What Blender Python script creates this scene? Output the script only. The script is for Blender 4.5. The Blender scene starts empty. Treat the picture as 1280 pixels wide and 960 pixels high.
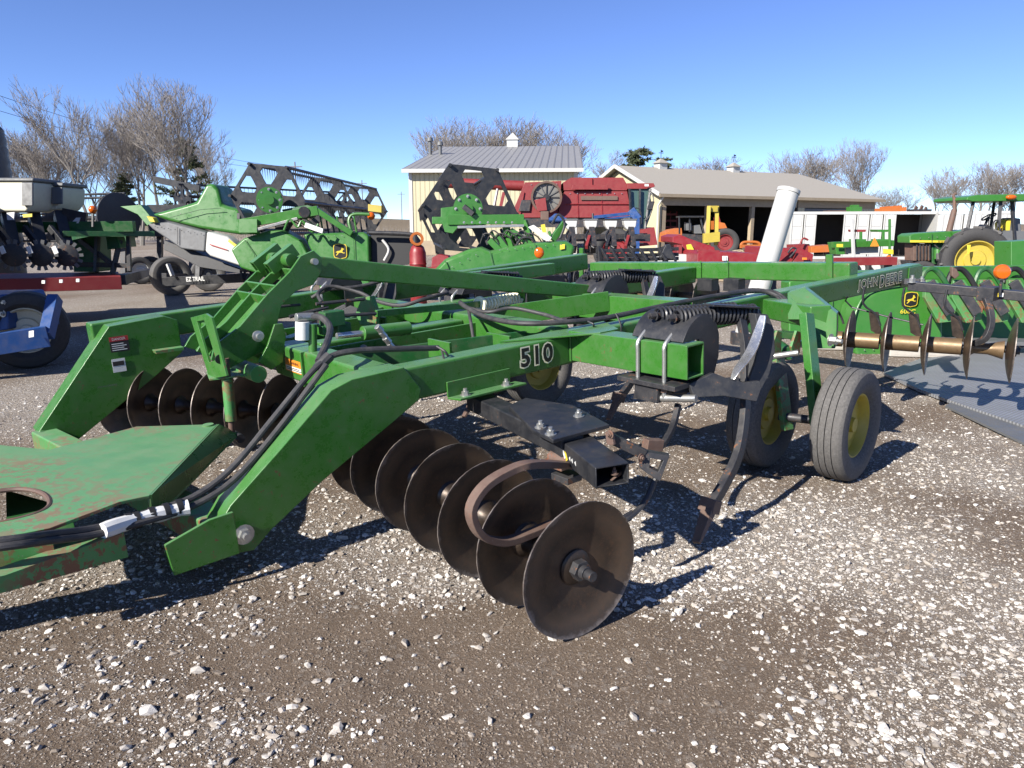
import bpy, math, random
import numpy as np
from mathutils import Vector as V, Matrix
R=math.radians
random.seed(7); rng=np.random.default_rng(11)
sc=bpy.context.scene; col=sc.collection
# ------------------------------------------------------------------ camera, sky, sun, exposure
F_PX=930.; CAM_H=1.7; HORIZON=285.            # focal length in pixels of a 1280 px wide picture
PITCH=math.atan((480-HORIZON)/F_PX); CT,ST=math.cos(PITCH),math.sin(PITCH)
cd=bpy.data.cameras.new('camera'); cam=bpy.data.objects.new('camera',cd); col.objects.link(cam)
cd.sensor_width=36; cd.lens=36*F_PX/1280; cd.clip_end=3000; cd.clip_start=.05
cam.location=(0,0,CAM_H); cam.rotation_euler=(math.pi/2-PITCH,0,0); sc.camera=cam
SUN_AZ=math.atan2(-.713,-.701)                  # direction towards the sun, clockwise from +Y
SUN_EL=R(33)
w=bpy.data.worlds.new('World'); sc.world=w; w.use_nodes=True
nt=w.node_tree; bg=nt.nodes['Background']; sky=nt.nodes.new('ShaderNodeTexSky')
sky.sky_type='NISHITA'; sky.sun_disc=False; sky.sun_elevation=SUN_EL; sky.sun_rotation=SUN_AZ
sky.altitude=1500; sky.air_density=.7; sky.dust_density=0.0; sky.ozone_density=5.5
hs=nt.nodes.new('ShaderNodeHueSaturation'); hs.inputs['Saturation'].default_value=1.02; hs.inputs['Hue'].default_value=.510; nt.links.new(sky.outputs[0],hs.inputs['Color']); nt.links.new(hs.outputs[0],bg.inputs[0]); bg.inputs[1].default_value=.1
sd=bpy.data.lights.new('sun','SUN'); sd.energy=5.0; sd.angle=R(.53); sd.color=(1,.945,.86)
so=bpy.data.objects.new('sun',sd); col.objects.link(so); so.location=(-30,-35,40)
so.rotation_euler=V((.713*math.cos(SUN_EL),.701*math.cos(SUN_EL),-math.sin(SUN_EL))).to_track_quat('-Z','Y').to_euler()
sc.view_settings.view_transform='Standard'; sc.view_settings.look='None'
sc.view_settings.gamma=1; sc.view_settings.exposure=1.05; sc.view_settings.use_curve_mapping=False
sc.render.resolution_x=1024; sc.render.resolution_y=768
# ------------------------------------------------------------------ helpers
def ray(x,y):
    u=(x-640)/F_PX; v=(y-480)/F_PX
    return V((u,CT-v*ST,-(ST+v*CT)))
CAM=V((0,0,CAM_H))
def at(x,y,t): return CAM+ray(x,y)*t           # point seen at pixel x,y at depth t metres
def gnd(x,y,z=0.):                             # point seen at pixel x,y at height z
    r=ray(x,y); return CAM+r*((z-CAM_H)/r.z)
def gx(x,t,z=0.): return V(((x-640)/F_PX*(t),(t-(CAM_H-z)*ST)/CT,z))   # on the ground in column x at depth t
Z=V((0,0,1))
def basis(d,up=Z):
    d=d.normalized(); s=d.cross(up)
    if s.length<1e-4: s=d.cross(V((1,0,0)))
    s.normalize(); return d,s,s.cross(d)
class B:
    def __init__(s): s.v=[]; s.f=[]
    def add(s,vs,fs):
        n=len(s.v); s.v+=[tuple(p) for p in vs]; s.f+=[tuple(i+n for i in f) for f in fs]; return s
    def box(s,a,b,tf=None):
        x0,y0,z0=[min(p,q) for p,q in zip(a,b)]; x1,y1,z1=[max(p,q) for p,q in zip(a,b)]
        vs=[V(p) for p in((x0,y0,z0),(x1,y0,z0),(x1,y1,z0),(x0,y1,z0),(x0,y0,z1),(x1,y0,z1),(x1,y1,z1),(x0,y1,z1))]
        if tf is not None: vs=[tf@p for p in vs]
        return s.add(vs,[(0,3,2,1),(4,5,6,7),(0,1,5,4),(1,2,6,5),(2,3,7,6),(3,0,4,7)])
    def bar(s,p,q,w,h,up=Z,w2=None,h2=None):
        p=V(p);q=V(q); d,sd_,u=basis(q-p,V(up)); w2=w2 or w; h2=h2 or h; vs=[]
        for c,a,b in((p,w,h),(q,w2,h2)):
            vs+=[c-sd_*a/2-u*b/2,c+sd_*a/2-u*b/2,c+sd_*a/2+u*b/2,c-sd_*a/2+u*b/2]
        return s.add(vs,[(0,3,2,1),(4,5,6,7),(0,1,5,4),(1,2,6,5),(2,3,7,6),(3,0,4,7)])
    def hollow(s,p,q,w,h,t=.012,up=Z):
        p=V(p);q=V(q); d,sd_,u=basis(q-p,V(up)); vs=[]
        for c in(p,q):
            for k in(0,t):
                a=w/2-k;b=h/2-k
                vs+=[c-sd_*a-u*b,c+sd_*a-u*b,c+sd_*a+u*b,c-sd_*a+u*b]
        fs=[]
        for i in range(4):
            j=(i+1)%4
            fs+=[(i,j,j+8,i+8),(i+4,i+12,j+12,j+4),(i,i+4,j+4,j),(i+8,j+8,j+12,i+12)]
        return s.add(vs,fs)
    def cyl(s,p,q,r,r2=None,n=16):
        p=V(p);q=V(q); r2=r if r2 is None else r2; d,a,b=basis(q-p)
        vs=[]
        for c,rr in((p,r),(q,r2)):
            for i in range(n):
                t=2*math.pi*i/n; vs.append(c+(a*math.cos(t)+b*math.sin(t))*rr)
        fs=[(i,(i+1)%n,(i+1)%n+n,i+n) for i in range(n)]+[tuple(range(n))[::-1],tuple(range(n,2*n))]
        return s.add(vs,fs)
    def lathe(s,p,ax,prof,n=28,close=False):
        p=V(p); d,a,b=basis(V(ax)); vs=[];fs=[]; m=len(prof)
        for r,h in prof:
            for i in range(n):
                t=2*math.pi*i/n; vs.append(p+d*h+(a*math.cos(t)+b*math.sin(t))*r)
        for k in range(m if close else m-1):
            k2=(k+1)%m
            for i in range(n): j=(i+1)%n; fs.append((k*n+i,k*n+j,k2*n+j,k2*n+i))
        if not close:
            if prof[0][0]>1e-5: fs.append(tuple(range(n))[::-1])
            if prof[-1][0]>1e-5: fs.append(tuple(range((m-1)*n,m*n)))
        return s.add(vs,fs)
    def prism(s,pts,vec):
        n=len(pts); vec=V(vec); vs=[V(p) for p in pts]+[V(p)+vec for p in pts]
        return s.add(vs,[tuple(range(n))[::-1],tuple(range(n,2*n))]+[(i,(i+1)%n,(i+1)%n+n,i+n) for i in range(n)])
    def tube(s,pts,r,n=8,smooth=4):
        pts=[V(p) for p in pts]
        if smooth>1 and len(pts)>2: pts=spline(pts,smooth)
        vs=[];fs=[]; prev=None
        for i,p in enumerate(pts):
            d=(pts[min(i+1,len(pts)-1)]-pts[max(i-1,0)]).normalized()
            if prev is None: _,a,b=basis(d)
            else:
                a=prev-d*prev.dot(d)
                if a.length<1e-5: _,a,b=basis(d)
                a.normalize(); b=a.cross(d)
            prev=a
            rr=r(i/(len(pts)-1)) if callable(r) else r
            for k in range(n):
                t=2*math.pi*k/n; vs.append(p+(a*math.cos(t)+b*math.sin(t))*rr)
        for i in range(len(pts)-1):
            for k in range(n): j=(k+1)%n; fs.append((i*n+k,i*n+j,(i+1)*n+j,(i+1)*n+k))
        m=len(pts); fs+=[tuple(range(n))[::-1],tuple(range((m-1)*n,m*n))]
        return s.add(vs,fs)
    def strap(s,pts,w,t,side,smooth=4):          # flat bent bar, width w along 'side', thickness t
        pts=[V(p) for p in pts]; side=V(side).normalized()
        if smooth>1: pts=spline(pts,smooth)
        vs=[];fs=[];m=len(pts)
        for i,p in enumerate(pts):
            d=(pts[min(i+1,m-1)]-pts[max(i-1,0)]).normalized(); nn=d.cross(side).normalized()
            ww=w(i/(m-1)) if callable(w) else w
            vs+=[p-side*ww/2-nn*t/2,p+side*ww/2-nn*t/2,p+side*ww/2+nn*t/2,p-side*ww/2+nn*t/2]
        for i in range(m-1):
            for k in range(4): j=(k+1)%4; fs.append((i*4+k,i*4+j,i*4+4+j,i*4+4+k))
        fs+=[(3,2,1,0),((m-1)*4,(m-1)*4+1,(m-1)*4+2,(m-1)*4+3)]
        return s.add(vs,fs)
    def helix(s,p,q,Rr,r,turns,n=6,seg=14):
        p=V(p);q=V(q);d,a,b=basis(q-p);N=int(turns*seg)
        pts=[p+(q-p)*(i/N)+(a*math.cos(2*math.pi*i/seg)+b*math.sin(2*math.pi*i/seg))*Rr for i in range(N+1)]
        return s.tube(pts,r,n,1)
    def ball(s,c,r,n=10,sc_=(1,1,1)):
        m=n//2; c=V(c); vs=[];fs=[]
        for k in range(m+1):
            ph=math.pi*k/m
            for i in range(n):
                t=2*math.pi*i/n
                vs.append(c+V((r*sc_[0]*math.sin(ph)*math.cos(t),r*sc_[1]*math.sin(ph)*math.sin(t),r*sc_[2]*math.cos(ph))))
        for k in range(m):
            for i in range(n): j=(i+1)%n; fs.append((k*n+i,(k+1)*n+i,(k+1)*n+j,k*n+j))
        return s.add(vs,fs)
    def bolt(s,p,ax,r=.016,h=.014,washer=True):
        p=V(p);d=V(ax).normalized()
        if washer: s.cyl(p,p+d*.004,r*1.5,n=14)
        s.cyl(p+d*.003,p+d*h,r,n=6); s.cyl(p+d*h,p+d*h*1.7,r*.55,n=8); return s
    def build(s,name,mat,parent=None,bevel=0,smooth=35,seg=2):
        me=bpy.data.meshes.new(name); me.from_pydata(s.v,[],s.f)
        import bmesh
        bm=bmesh.new(); bm.from_mesh(me); bmesh.ops.remove_doubles(bm,verts=bm.verts,dist=1e-5)
        bmesh.ops.recalc_face_normals(bm,faces=bm.faces); bm.to_mesh(me); bm.free()
        me.materials.append(mat)
        if smooth:
            for p in me.polygons: p.use_smooth=True
            me.set_sharp_from_angle(angle=R(smooth))
        o=bpy.data.objects.new(name,me); col.objects.link(o)
        if parent is not None: o.parent=parent
        if bevel:
            mo=o.modifiers.new('bevel','BEVEL'); mo.width=bevel; mo.segments=seg; mo.limit_method='ANGLE'; mo.angle_limit=R(40); mo.harden_normals=True
        return o
def spline(pts,k):
    out=[];n=len(pts)
    for i in range(n-1):
        a=pts[max(i-1,0)];b=pts[i];c=pts[i+1];d=pts[min(i+2,n-1)]
        for j in range(k):
            t=j/k; out.append(.5*((2*b)+(c-a)*t+(2*a-5*b+4*c-d)*t*t+(3*b-a-3*c+d)*t**3))
    out.append(pts[-1]); return out
def tag(o,label,cat,group=None):
    o['label']=label; o['category']=cat
    if group: o['group']=group
    return o
def thing(name,label,cat,loc=(0,0,0),rz=0,group=None,mat=None):
    o=bpy.data.objects.new(name,None); col.objects.link(o); o.empty_display_size=.3
    if mat is not None: o.matrix_world=mat
    else: o.location=loc; o.rotation_euler=(0,0,rz)
    return tag(o,label,cat,group)
def dup(o,parent=None):
    c=o.copy(); col.objects.link(c)
    if parent is not None: c.parent=parent
    for ch in o.children: dup(ch,c)
    return c
# ------------------------------------------------------------------ materials
def N(t,typ,**kw):
    n=t.nodes.new(typ)
    for k,v in kw.items():
        if k in n.inputs: n.inputs[k].default_value=v
        else: setattr(n,k,v)
    return n
def ramp(t,fac,stops):
    r=t.nodes.new('ShaderNodeValToRGB'); t.links.new(fac,r.inputs[0]); e=r.color_ramp.elements
    while len(e)<len(stops): e.new(.5)
    for i,(p,c) in enumerate(stops): e[i].position=p; e[i].color=(c[0],c[1],c[2],1) if not isinstance(c,(int,float)) else (c,c,c,1)
    return r
def mixc(t,fac,a,b):
    m=t.nodes.new('ShaderNodeMix'); m.data_type='RGBA'
    for sock,v in((m.inputs[0],fac),(m.inputs[6],a),(m.inputs[7],b)):
        if hasattr(v,'is_output'): t.links.new(v,sock)
        elif isinstance(v,(int,float)): sock.default_value=v
        else: sock.default_value=(v[0],v[1],v[2],1)
    return m.outputs[2]
def newmat(name):
    m=bpy.data.materials.new(name); m.use_nodes=True; t=m.node_tree
    return m,t,t.nodes['Principled BSDF'],N(t,'ShaderNodeTexCoord').outputs['Object']
def nz(t,co,scale,detail=4,rough=.6):
    n=N(t,'ShaderNodeTexNoise',Scale=scale,Detail=detail,Roughness=rough); t.links.new(co,n.inputs['Vector']); return n.outputs[0]
def bump(t,b,h,strength=.3,dist=.01):
    n=N(t,'ShaderNodeBump',Strength=strength,Distance=dist); t.links.new(h,n.inputs['Height']); t.links.new(n.outputs[0],b.inputs['Normal'])
def paint(name,c,rough=.4,wear=.5,dirt=(.16,.13,.10),dirtamt=.35,rust=(.13,.055,.025),spec=.5,metal=0,var=.25,scale=1.,dust_sheen=0.):
    """painted or bare metal with tone variation, dust and painted sky sheen on upward faces, fine grain and worn rusty specks"""
    m,t,b,co=newmat(name)
    n1=nz(t,co,2.2*scale,5,.65); n2=nz(t,co,34*scale,3,.7); n3=nz(t,co,9*scale,6,.75)
    c0=[x*(1-var) for x in c]; c1=[min(1,x*(1+var)) for x in c]
    base=mixc(t,n1,c0,c1)
    d=ramp(t,n3,[(.42,0.),(.8,dirtamt)]); base=mixc(t,d.outputs[0],base,dirt)
    g=t.nodes.new('ShaderNodeMath'); g.operation='ADD'; t.links.new(n3,g.inputs[0]); t.links.new(n2,g.inputs[1])
    lo=1.42-.25*wear
    rr=ramp(t,g.outputs[0],[(min(lo/2,.99),0.),(min(lo/2+.03,1),1.)])
    g2=t.nodes.new('ShaderNodeMath'); g2.operation='MULTIPLY'; t.links.new(g.outputs[0],g2.inputs[0]); g2.inputs[1].default_value=.5
    t.links.new(g2.outputs[0],rr.inputs[0])
    rf=rr.outputs[0]
    if wear>1.3:                                   # heavy wear comes in patches
        pm=ramp(t,nz(t,co,1.6,3,.5),[(.44,.06),(.60,1.)]); mm=N(t,'ShaderNodeMath',operation='MULTIPLY'); t.links.new(rf,mm.inputs[0]); t.links.new(pm.outputs[0],mm.inputs[1]); rf=mm.outputs[0]
    base=mixc(t,rf,base,rust)
    sp_=N(t,'ShaderNodeTexVoronoi',Scale=95*scale); t.links.new(co,sp_.inputs['Vector']); ss=N(t,'ShaderNodeSeparateXYZ'); t.links.new(sp_.outputs['Color'],ss.inputs[0]); k1=N(t,'ShaderNodeMath',operation='GREATER_THAN'); t.links.new(ss.outputs[0],k1.inputs[0]); k1.inputs[1].default_value=.86; k2=ramp(t,sp_.outputs['Distance'],[(.12,.55),(.3,0.)]); k3=N(t,'ShaderNodeMath',operation='MULTIPLY'); t.links.new(k1.outputs[0],k3.inputs[0]); t.links.new(k2.outputs[0],k3.inputs[1]); base=mixc(t,k3.outputs[0],base,dirt)
    if dust_sheen:
        ge=N(t,'ShaderNodeNewGeometry'); sz=N(t,'ShaderNodeSeparateXYZ'); t.links.new(ge.outputs['Normal'],sz.inputs[0]); up=ramp(t,sz.outputs[2],[(.55,0.),(.95,dust_sheen)])  # pale tint on upward faces: settled dust plus painted sky reflection
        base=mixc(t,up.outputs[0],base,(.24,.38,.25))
    t.links.new(base,b.inputs['Base Color'])
    r=ramp(t,n3,[(.3,max(rough-.08,.05)),(.75,min(rough+.25,1))]); t.links.new(r.outputs[0],b.inputs['Roughness'])
    b.inputs['Metallic'].default_value=metal; b.inputs['Specular IOR Level'].default_value=spec
    bump(t,b,n2,.12,.004)
    return m
def flat(name,c,rough=.6,emit=None,metal=0):
    m,t,b,co=newmat(name); n=nz(t,co,14,4)
    t.links.new(mixc(t,n,[x*.82 for x in c],[min(1,x*1.15) for x in c]),b.inputs['Base Color']); b.inputs['Roughness'].default_value=rough; b.inputs['Metallic'].default_value=metal
    return m
MT={}
MT['green']=paint('green_paint',(.031,.130,.018),.26,.85,dirt=(.13,.16,.10),dirtamt=.28,dust_sheen=.22)
MT['green_worn']=paint('worn_green_paint',(.055,.20,.055),.42,1.75,dust_sheen=.22,scale=.7,dirt=(.16,.2,.13),dirtamt=.5,rust=(.17,.075,.035))
MT['green_far']=paint('header_green_paint',(.032,.140,.019),.3,.2,dust_sheen=.12,dirtamt=.14,dirt=(.10,.15,.08),var=.1,scale=.6)
MT['darkgreen']=paint('dark_green_paint',(.012,.085,.02),.4,.5)
MT['black']=paint('black_paint',(.014,.015,.018),.42,.7,dirt=(.07,.065,.06),dirtamt=.4)
MT['blacksteel']=paint('dark_steel',(.022,.022,.025),.45,1.1,dirt=(.10,.09,.08),dirtamt=.4)
MT['disc']=paint('disc_steel',(.040,.030,.024),.34,1.0,dirt=(.10,.068,.045),dirtamt=.6,rust=(.085,.04,.022),metal=.5,scale=1.6)
MT['spool']=paint('spool_steel',(.16,.105,.055),.4,.9,dirt=(.2,.14,.08),dirtamt=.5,rust=(.10,.05,.025),metal=.45)
MT['rust']=paint('rusty_iron',(.10,.06,.045),.65,1.4,dirt=(.18,.14,.11),dirtamt=.5,rust=(.16,.06,.03))
MT['zinc']=paint('zinc_bolt',(.42,.42,.40),.35,.8,metal=.8,dirtamt=.3)
MT['bright']=paint('polished_steel',(.62,.62,.60),.22,.3,metal=.9,dirtamt=.2)
MT['hose']=paint('rubber_hose',(.025,.025,.027),.55,.1,dirt=(.10,.09,.085),dirtamt=.6)
MT['yellow']=paint('yellow_paint',(.40,.31,.035),.45,.5,dirt=(.22,.17,.08),dirtamt=.4)
MT['red']=paint('red_paint',(.20,.010,.014),.4,.3,dirtamt=.2)
MT['redfade']=paint('faded_red_paint',(.18,.016,.017),.5,.3,dirt=(.2,.06,.05),dirtamt=.35)
MT['blue']=paint('blue_paint',(.008,.055,.20),.4,.4)
MT['white']=paint('white_paint',(.44,.44,.42),.45,.25,dirt=(.5,.46,.4),dirtamt=.25,rust=(.35,.25,.18),var=.06)
MT['cream']=paint('cream_plastic',(.48,.465,.36),.45,.1,dirtamt=.15,var=.06)
MT['grey']=paint('grey_plastic',(.10,.105,.11),.5,.1,dirtamt=.25)
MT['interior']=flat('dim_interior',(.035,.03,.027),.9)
MT['tyre']=None
MT['orange']=paint('orange_paint',(.40,.105,.012),.45,.5)
MT['tan']=paint('tan_cover',(.33,.265,.18),.85,.2,dirtamt=.3)
MT['danger']=flat('decal_dark',(.02,.015,.015)); MT['dred']=flat('decal_red',(.35,.02,.02)); MT['dwhite']=flat('decal_white',(.58,.58,.56))
MT['dorange']=flat('decal_orange',(.60,.19,.015)); MT['dyellow']=flat('decal_yellow',(.55,.43,.03)); MT['dcream']=flat('decal_cream',(.92,.84,.56)); MT['dblack']=flat('decal_black',(.008,.008,.008))
def disc_mat():
    m,t,b,co=newmat('worn_disc_steel'); a=N(t,'ShaderNodeAttribute',attribute_name='rad'); n=nz(t,co,7,6,.75); n2=nz(t,co,45,4,.8)
    ma=N(t,'ShaderNodeMath',operation='MULTIPLY_ADD'); t.links.new(n,ma.inputs[0]); ma.inputs[1].default_value=.42; t.links.new(a.outputs['Fac'],ma.inputs[2])
    c=ramp(t,ma.outputs[0],[(.15,(.040,.029,.022)),(.5,(.075,.052,.036)),(.78,(.042,.031,.024)),(1.0,(.085,.062,.045)),(1.17,(.10,.08,.065)),(1.25,(.24,.21,.19))] if 0 else [(.12,(.040,.029,.022)),(.40,(.080,.055,.038)),(.62,(.040,.030,.023)),(.82,(.085,.060,.042)),(.93,(.06,.047,.038)),(1.,(.22,.19,.17))])
    sc_=N(t,'ShaderNodeMath',operation='MULTIPLY'); t.links.new(ma.outputs[0],sc_.inputs[0]); sc_.inputs[1].default_value=.80; t.links.new(sc_.outputs[0],c.inputs[0])
    base=mixc(t,ramp(t,n2,[(.52,0.),(.75,.6)]).outputs[0],c.outputs[0],(.12,.062,.035)); t.links.new(base,b.inputs['Base Color'])
    t.links.new(ramp(t,n,[(.3,.30),(.7,.55)]).outputs[0],b.inputs['Roughness']); b.inputs['Metallic'].default_value=.45; bump(t,b,n2,.2,.004); return m
MT['blade']=disc_mat()
def tyre_mat():
    m,t,b,co=newmat('dusty_tyre_rubber'); n=nz(t,co,60,4,.75); n1=nz(t,co,5,4)
    c=ramp(t,n,[(.3,(.035,.034,.033)),(.62,(.12,.115,.11)),(.8,(.22,.21,.2))]); t.links.new(mixc(t,n1,c.outputs[0],(.085,.08,.075)),b.inputs['Base Color'])
    b.inputs['Roughness'].default_value=.85; bump(t,b,n,.4,.004); return m
MT['tyre']=tyre_mat()
def tyre_dark():
    m,t,b,co=newmat('black_tyre_rubber'); n=nz(t,co,30,4,.7)
    t.links.new(mixc(t,n,(.014,.014,.015),(.05,.048,.046)),b.inputs['Base Color']); b.inputs['Roughness'].default_value=.75; return m
MT['tyred']=tyre_dark()
def amber():
    m,t,b,co=newmat('amber_lens'); b.inputs['Base Color'].default_value=(.48,.095,.006,1); b.inputs['Roughness'].default_value=.15; b.inputs['Subsurface Weight'].default_value=.05; return m
MT['amber']=amber()
def glass():
    m,t,b,co=newmat('tinted_glass'); b.inputs['Base Color'].default_value=(.05,.09,.08,1); b.inputs['Roughness'].default_value=.05; b.inputs['Specular IOR Level'].default_value=.8; return m
MT['glass']=glass()
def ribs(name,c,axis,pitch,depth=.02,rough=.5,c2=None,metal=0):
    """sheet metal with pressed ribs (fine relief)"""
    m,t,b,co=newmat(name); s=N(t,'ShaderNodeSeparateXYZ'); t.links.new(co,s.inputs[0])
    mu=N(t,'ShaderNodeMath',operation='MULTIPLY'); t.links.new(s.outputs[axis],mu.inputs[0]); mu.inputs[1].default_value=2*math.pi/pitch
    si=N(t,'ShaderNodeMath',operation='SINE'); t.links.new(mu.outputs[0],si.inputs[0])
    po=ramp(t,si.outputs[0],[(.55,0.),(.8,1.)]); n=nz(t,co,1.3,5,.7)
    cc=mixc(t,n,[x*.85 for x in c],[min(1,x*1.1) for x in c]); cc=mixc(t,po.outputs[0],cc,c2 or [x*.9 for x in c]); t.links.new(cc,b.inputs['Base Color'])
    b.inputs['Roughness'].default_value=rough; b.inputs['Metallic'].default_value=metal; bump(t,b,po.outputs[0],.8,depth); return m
# ------------------------------------------------------------------ flat print
FONT=bpy.data.fonts.load('<builtin>') if '<builtin>' in [f.filepath for f in bpy.data.fonts] else None
def text(txt,name,mat,parent,o,xd,yd,h,wid=None,off=0,ext=.0008,shear=0):
    """lettering laid on a surface: origin o (bottom left), reading along xd, up along yd"""
    cu=bpy.data.curves.new('t','FONT'); cu.body=txt; cu.offset=off; cu.extrude=0; cu.resolution_u=3; cu.shear=shear
    ob=bpy.data.objects.new('t',cu); col.objects.link(ob)
    dg=bpy.context.evaluated_depsgraph_get(); me=bpy.data.meshes.new_from_object(ob.evaluated_get(dg)); bpy.data.objects.remove(ob)
    xs=[v.co.x for v in me.vertices]; ys=[v.co.y for v in me.vertices]
    x0,x1,y0,y1=min(xs),max(xs),min(ys),max(ys); sy=h/(y1-y0); sx=(wid/(x1-x0)) if wid else sy
    xd=V(xd).normalized(); yd=V(yd).normalized(); nn=xd.cross(yd)
    for v in me.vertices: v.co=V(o)+xd*((v.co.x-x0)*sx)+yd*((v.co.y-y0)*sy)+nn*ext
    me.name=name; me.materials.clear(); me.materials.append(mat)
    q=bpy.data.objects.new(name,me); col.objects.link(q); q.parent=parent; return q
def outlined(txt,name,mat_in,mat_out,parent,o,xd,yd,h,wid,o_in,o_out,ext=.002):
    """block lettering with a pale outline, both layers on the same scale"""
    xd=V(xd).normalized(); yd=V(yd).normalized(); nn=xd.cross(yd); ref=None
    for mat,of,e in((mat_in,o_in,ext*2.2),(mat_out,o_out,ext)):
        cu=bpy.data.curves.new('t','FONT'); cu.body=txt; cu.offset=of; cu.resolution_u=3; cu.space_character=1.12
        ob=bpy.data.objects.new('t',cu); col.objects.link(ob); dg=bpy.context.evaluated_depsgraph_get(); me=bpy.data.meshes.new_from_object(ob.evaluated_get(dg)); bpy.data.objects.remove(ob)
        xs=[v.co.x for v in me.vertices]; ys=[v.co.y for v in me.vertices]
        if ref is None: ref=(min(xs),min(ys),wid/(max(xs)-min(xs)),h/(max(ys)-min(ys)))
        for v in me.vertices: v.co=V(o)+xd*((v.co.x-ref[0])*ref[2])+yd*((v.co.y-ref[1])*ref[3])+nn*e
        me.name=name; me.materials.clear(); me.materials.append(mat); q=bpy.data.objects.new(name,me); col.objects.link(q); q.parent=parent
def decal(name,mat,parent,o,xd,yd,w_,h_,ext=.002):
    xd=V(xd).normalized(); yd=V(yd).normalized(); n=xd.cross(yd); o=V(o)
    b=B(); b.prism([o,o+xd*w_,o+xd*w_+yd*h_,o+yd*h_],n*ext); return b.build(name,mat,parent,smooth=0)
DEER=[(0,.42),(.10,.50),(.2,.55),(.36,.57),(.5,.60),(.60,.68),(.66,.80),(.62,.92),(.70,.98),(.72,.88),(.80,.98),(.80,.84),(.92,.76),(.90,.70),(.80,.70),(.76,.58),(.72,.48),(.84,.40),(1.0,.40),(.98,.34),(.82,.32),(.66,.38),(.48,.40),(.34,.36),(.24,.22),(.10,.10),(.02,.14),(.14,.26),(.20,.40),(.10,.40)]
def emblem(parent,o,xd,yd,s,bgm,fgm,ext=.004):
    """shield with a leaping animal"""
    xd=V(xd).normalized(); yd=V(yd).normalized(); n=xd.cross(yd); o=V(o)
    sh=[(.08,0),(.5,-.1),(.92,0),(1,.15),(1,.85),(.92,1),(.5,1.06),(.08,1),(0,.85),(0,.15)]
    b=B(); b.prism([o+xd*s*(x*1.12-.06)+yd*s*(y*1.1-.05) for x,y in sh],n*ext); b.build('emblem_border',fgm,parent,smooth=0)
    b=B(); b.prism([o+xd*s*x+yd*s*y for x,y in sh],n*(ext*1.6)); e=b.build('emblem',bgm,parent,smooth=0)
    b=B(); b.prism([o+xd*s*(.12+.78*x)+yd*s*(.05+.82*y) for x,y in DEER],n*(ext*2.2)); b.build('emblem_figure',fgm,e,smooth=0)
# ------------------------------------------------------------------ the ground
_lat=rng.random((256,256))
def vnoise(x,y):
    xi=np.floor(x).astype(int); yi=np.floor(y).astype(int); fx=x-xi; fy=y-yi
    fx=fx*fx*(3-2*fx); fy=fy*fy*(3-2*fy); a=_lat[xi%256,yi%256]; b=_lat[(xi+1)%256,yi%256]; c=_lat[xi%256,(yi+1)%256]; d=_lat[(xi+1)%256,(yi+1)%256]
    return (a*(1-fx)+b*fx)*(1-fy)+(c*(1-fx)+d*fx)*fy
def gheight(x,y):
    near=np.clip((14-np.hypot(x,y))/8,0,1)
    h=.020*(vnoise(x*1.1+5,y*1.1)-.5)+.014*(vnoise(x*3.1,y*3.1+9)-.5)+.010*(vnoise(x*8.3+3,y*8.3)-.5)+.007*(vnoise(x*19,y*19)-.5)
    return h*near-.008
def thickness(x,y):
    g=lambda cx,cy,rx,ry: np.exp(-(((x-cx)/rx)**2+((y-cy)/ry)**2))
    f=1.3*vnoise(x*.8+31,y*.8+7)+.5*vnoise(x*2.7,y*2.7+40)-.60+.75*g(1.9,3.9,.9,.55)+.5*g(2.6,3.0,.9,.5)+.45*g(1.2,2.3,.5,.35)+.45*g(2.6,5.6,1.2,.8)+.35*g(.4,5.6,1.2,1.0)+.3*g(-.9,2.3,.8,.25)-.35*g(0.3,2.7,.5,.35)-.3*g(-.8,2.9,.7,.3)-.25*g(1.0,3.1,.45,.3)
    f=f+.42*np.clip((y-5.5)/3.5,0,1)
    return np.clip(f,.045,1)
def axis(lo,hi,f0,f1,step):
    a=list(np.arange(f0,f1+1e-6,step)); s=step; p=a[-1]
    while p<hi: s*=1.16; p+=s; a.append(min(p,hi))
    s=step; p=a[0]
    while p>lo: s*=1.16; p-=s; a.insert(0,max(p,lo))
    return np.array(a)
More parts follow.
